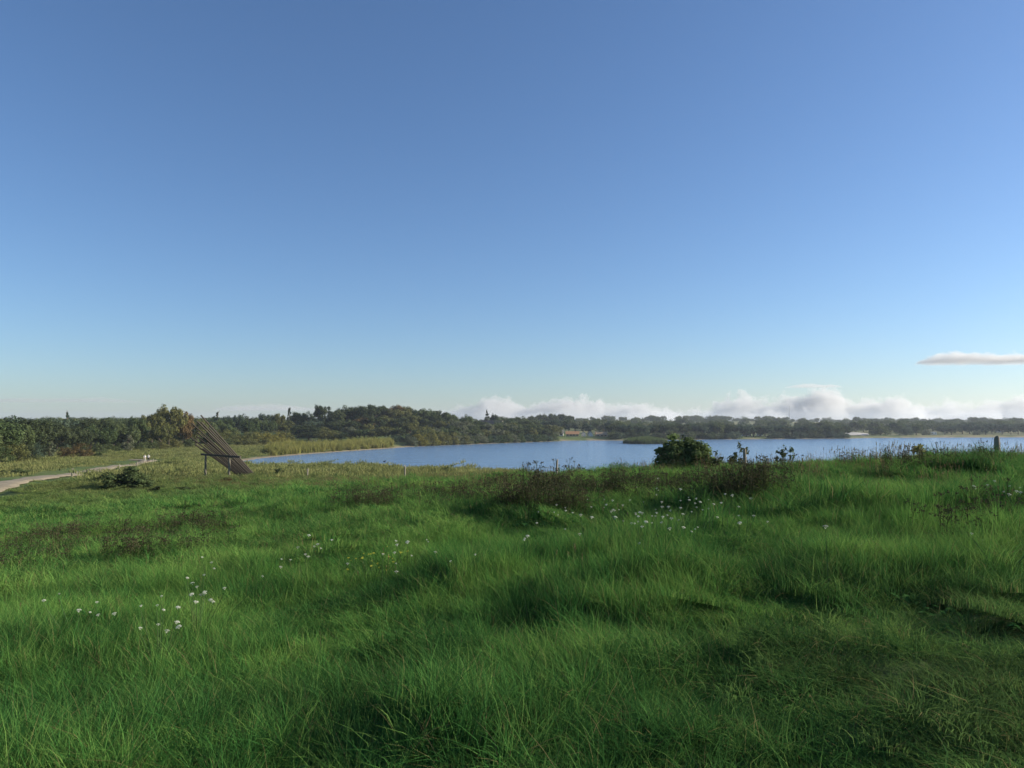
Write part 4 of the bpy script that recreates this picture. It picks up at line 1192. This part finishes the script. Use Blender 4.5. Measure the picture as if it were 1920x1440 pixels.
s = rng.uniform(.35, .75, len(x))*np.where(rng.random(len(x)) < .05, 1.4, 1)*(1 - .38*sstep(24, 32, y))
scatter('weeds', 'tall brown weeds gone to seed on the slope and the brow', wD, np.stack([x, y, height(x, y)], 1), rng.uniform(0, 6.28, len(x)), np.stack([s, s, s], 1), rng.integers(0, 3, len(x)))

def herb_mesh(name, n_, half, seed):
    r_ = np.random.default_rng(seed); V, F_, RN = [], [], []
    for i in range(n_):
        c = np.array((*r_.normal(0, half*.5, 2), 0.0)); rn = r_.random(); sz = r_.uniform(.6, 1.3)
        for q in range(r_.integers(5, 10)):
            a = r_.uniform(0, 6.28); o = np.array((math.cos(a), math.sin(a), 0)); p = np.array((-o[1], o[0], 0))
            L_ = r_.uniform(.09, .2)*sz; w = L_*r_.uniform(.08, .16); up = r_.uniform(.5, 1.5)
            prof = [(0, 0, .15), (.3, .32*up, .8), (.65, .5*up, 1.0), (1.0, .42*up, .1)]
            b = len(V)
            for t, z, ww in prof: V.append(c + o*t*L_ + p*w*ww + np.array((0, 0, z*L_))); V.append(c + o*t*L_ - p*w*ww + np.array((0, 0, z*L_)))
            for k in range(3): F_.append((b+2*k, b+2*k+1, b+2*k+3, b+2*k+2))
            RN += [min(1, max(0, rn + r_.normal(0, .15)))]*8
    me = mesh_of(name, np.array(V), np.array(F_), HERB)
    at = me.attributes.new('rnd', 'FLOAT', 'POINT'); at.data.foreach_set('value', np.array(RN, np.float32))
    return me
HERB = leaf_mat('broad_leaf_herbs', (.035,.10,.03), (.06,.14,.04), .3)
hD = [proto('herbs', herb_mesh('herbs', 22, .7, 400+i)) for i in range(3)]
x, y = grid_pts(-26, 20, 2, 30, .95)
k = in_view(x, y, 48) & (fbm(x/2.2, y/2.2, 111, 2) > .5); x, y = x[k], y[k]; s = rng.uniform(.26, .5, len(x))
scatter('herbs', 'broad leaved herbs growing among the grass', hD, np.stack([x, y, height(x, y) + .05], 1), rng.uniform(0, 6.28, len(x)), np.stack([s*1.5, s*1.5, s*1.3], 1), rng.integers(0, 3, len(x)))

# seed stalks of the long grass against the water
def stalk_mesh(name, n_, half, seed):
    r_ = np.random.default_rng(seed); V, F_, RN = [], [], []
    for i in range(n_):
        p = np.array((*r_.uniform(-half, half, 2), 0.0)); h = r_.uniform(.5, .95); ln = r_.normal((-.08, 0), .1)*h
        tip = p + np.array((ln[0], ln[1], h)); w = np.array((math.cos(i*2.1), math.sin(i*2.1), 0))
        b = len(V); V += [p-w*.003, p+w*.003, tip+w*.002, tip-w*.002]; F_.append((b, b+1, b+2, b+3)); RN += [r_.random()]*4
        d = (tip-p)/np.linalg.norm(tip-p)
        for q in range(5):
            c = tip - d*.022*q; a = r_.uniform(0, 6.28); u = d*.03; v = np.array((math.cos(a), math.sin(a), 0))*.011
            b = len(V); V += [c-u, c-v, c+u, c+v]; F_.append((b, b+1, b+2, b+3)); RN += [r_.random()]*4
    me = mesh_of(name, np.array(V), np.array(F_), PANICLE)
    at = me.attributes.new('rnd', 'FLOAT', 'POINT'); at.data.foreach_set('value', np.array(RN, np.float32))
    return me
sk = [proto('stalks', stalk_mesh('seed_stalks', 30, .6, 330+i)) for i in range(3)]
x, y = grid_pts(-30, 16, 3, 30, 1.5)
k = in_view(x, y, 46) & (rng.random(len(x)) < .5) & (np.hypot(x, y) > 8.5); x, y = x[k], y[k]; s = rng.uniform(.35, .62, len(x))
scatter('seed_stalks', 'scattered tan grass stalks on the near slope', [proto('stalks', stalk_mesh('sparse_stalks', 7, .7, 340+i)) for i in range(3)], np.stack([x, y, height(x, y)], 1), rng.uniform(0, 6.28, len(x)), np.stack([s, s, s], 1), rng.integers(0, 3, len(x)))
x, y = grid_pts(-40, 22, 14, 74, 1.15)
q = .826*x + .565*y
k = in_view(x, y, 42) & (q > 13) & (q < 27) & (rng.random(len(x)) < .6); x, y = x[k], y[k]
s = rng.uniform(.45, .8, len(x))
scatter('seed_stalks', 'tan grass stalks in seed along the brow', sk, np.stack([x, y, height(x, y)], 1), rng.uniform(0, 6.28, len(x)), np.stack([s, s, s], 1), rng.integers(0, 3, len(x)))

# reeds on the sunny bank and the little spit
rd = [proto('reed_clump', blades('reeds', 420, 1.6, 1.2, 2.7, .09, .16, 350+i, REED, 2, 9)) for i in range(3)]
x, y = grid_pts(-100, 0, 215, 365, 1.9); sd_ = sdf(x, y)
px_ = 960 + FPX*x/y
k = (sd_ > 3.5) & (sd_ < 15) & (px_ > 505) & (px_ < 735) & (y > 225); x1, y1 = x[k], y[k]
x, y = grid_pts(50, 92, 370, 420, 1.8); sd_ = sdf(x, y); k = (sd_ > 1.2) & (y < 408); x2, y2 = x[k], y[k]
SEDGE = leaf_mat('sedge_leaves', (.07,.10,.04), (.10,.13,.05), .35)
sg = [proto('sedge_clump', blades('sedge', 420, 1.6, 1.0, 2.3, .09, .2, 360+i, SEDGE, 2, 9)) for i in range(2)]
scatter('sedge', 'low green sedge covering the little spit', sg, np.stack([x2, y2, height(x2, y2)], 1), rng.uniform(0, 6.28, len(x2)), np.ones((len(x2), 3)), rng.integers(0, 2, len(x2)))
x, y = x1, y1
s = rng.uniform(.7, 1.15, len(x))
scatter('reeds', 'yellowish reeds along the sunny bank', rd, np.stack([x, y, height(x, y)], 1), rng.uniform(0, 6.28, len(x)), np.stack([s, s, s], 1), rng.integers(0, 3, len(x)))

ORD = ['first','second','third','fourth','fifth','sixth','seventh','eighth','ninth','tenth','eleventh','twelfth','thirteenth','fourteenth','fifteenth']
TW = {'leaf_dark_green':'dark green','leaf_mid_green':'green','leaf_olive':'olive','leaf_yellow_green':'yellow green','leaf_grey_willow':'grey green','leaf_brownish':'brownish','leaf_blue_green':'bluish green'}
NOUN = {'trees of the left wood':'left wood tree','shrubs along the left wood':'wood edge shrub','trees between sculpture and hill':'mid belt tree',
        'olive willow shrubs on the slope':'slope willow','trees of the wooded hill':'hill tree','trees along the foot of the hill':'hill foot tree','small willows at the bank tip':'bank tip willow',
        'willows along the far left shore':'waterside willow','trees behind the far shore willows':'shore wood tree','trees of the skyline knoll':'skyline knoll tree',
        'trees behind the cabins':'tree behind cabins','trees of the far shore wood':'far wood tree','shrubs below the far shore wood':'water edge shrub',
        'trees on the far right shore':'right shore tree','trees behind the right shore fields':'distant field tree','white umbels below the brow':'small white umbel'}
MARKS = [(-500,'left edge'),(60,'slender tree'),(128,'pointed conifer'),(200,'pale sapling'),(318,'tallest tree'),(407,'pointed tree'),(470,'twin tree'),(543,'columnar tree'),(606,'hill end'),(645,'water post'),(690,'hill middle'),(770,'olive tree'),
         (815,'thin post'),(850,'hill slope'),(880,'farmhouse roof'),(920,'skyline fir'),(970,'white gable'),(1000,'knoll'),(1043,'grey post'),(1073,'orange roof'),(1127,'tan roof'),(1195,'reedy spit'),(1235,'spit end'),(1279,'round bush'),
         (1340,'leafy sprig'),(1395,'tall post'),(1430,'caravans'),(1479,'radio mast'),(1544,'small pylon'),(1564,'blunt tree'),(1650,'domed tree'),(1700,'bushy tree'),(1748,'shore caravan'),(1820,'high caravan'),(1868,'stout post'),(3000,'right edge')]
seg = {}
for o in list(S.objects):
    if o.parent or o.get('group') not in NOUN: continue
    px = 960 + FPX*o.location.x/o.location.y
    k = max(i for i, m in enumerate(MARKS) if m[0] <= px)
    tone = ''
    for c in o.children:
        if c.name.split('.')[0] in ('crown', 'foliage'): tone = TW[c.material_slots[0].material.name] + ' '
    seg.setdefault((o['group'], k, tone), []).append((px, o))
for (g, k, tone), L_ in seg.items():
    L_.sort(key=lambda t: t[0])
    a, b = MARKS[k][1], MARKS[k+1][1]
    where = 'right of ' + a if b == 'right edge' else 'left of ' + b if a == 'left edge' else 'between ' + a + ' and ' + b
    for i, (px, o) in enumerate(L_):
        o['label'] = (tone + NOUN[g] + ', ' + (ORD[i] + ' from left ' if len(L_) > 1 else '') + where)
print('objects', len(S.objects), 'tris', sum(len(m.polygons) for m in bpy.data.meshes))
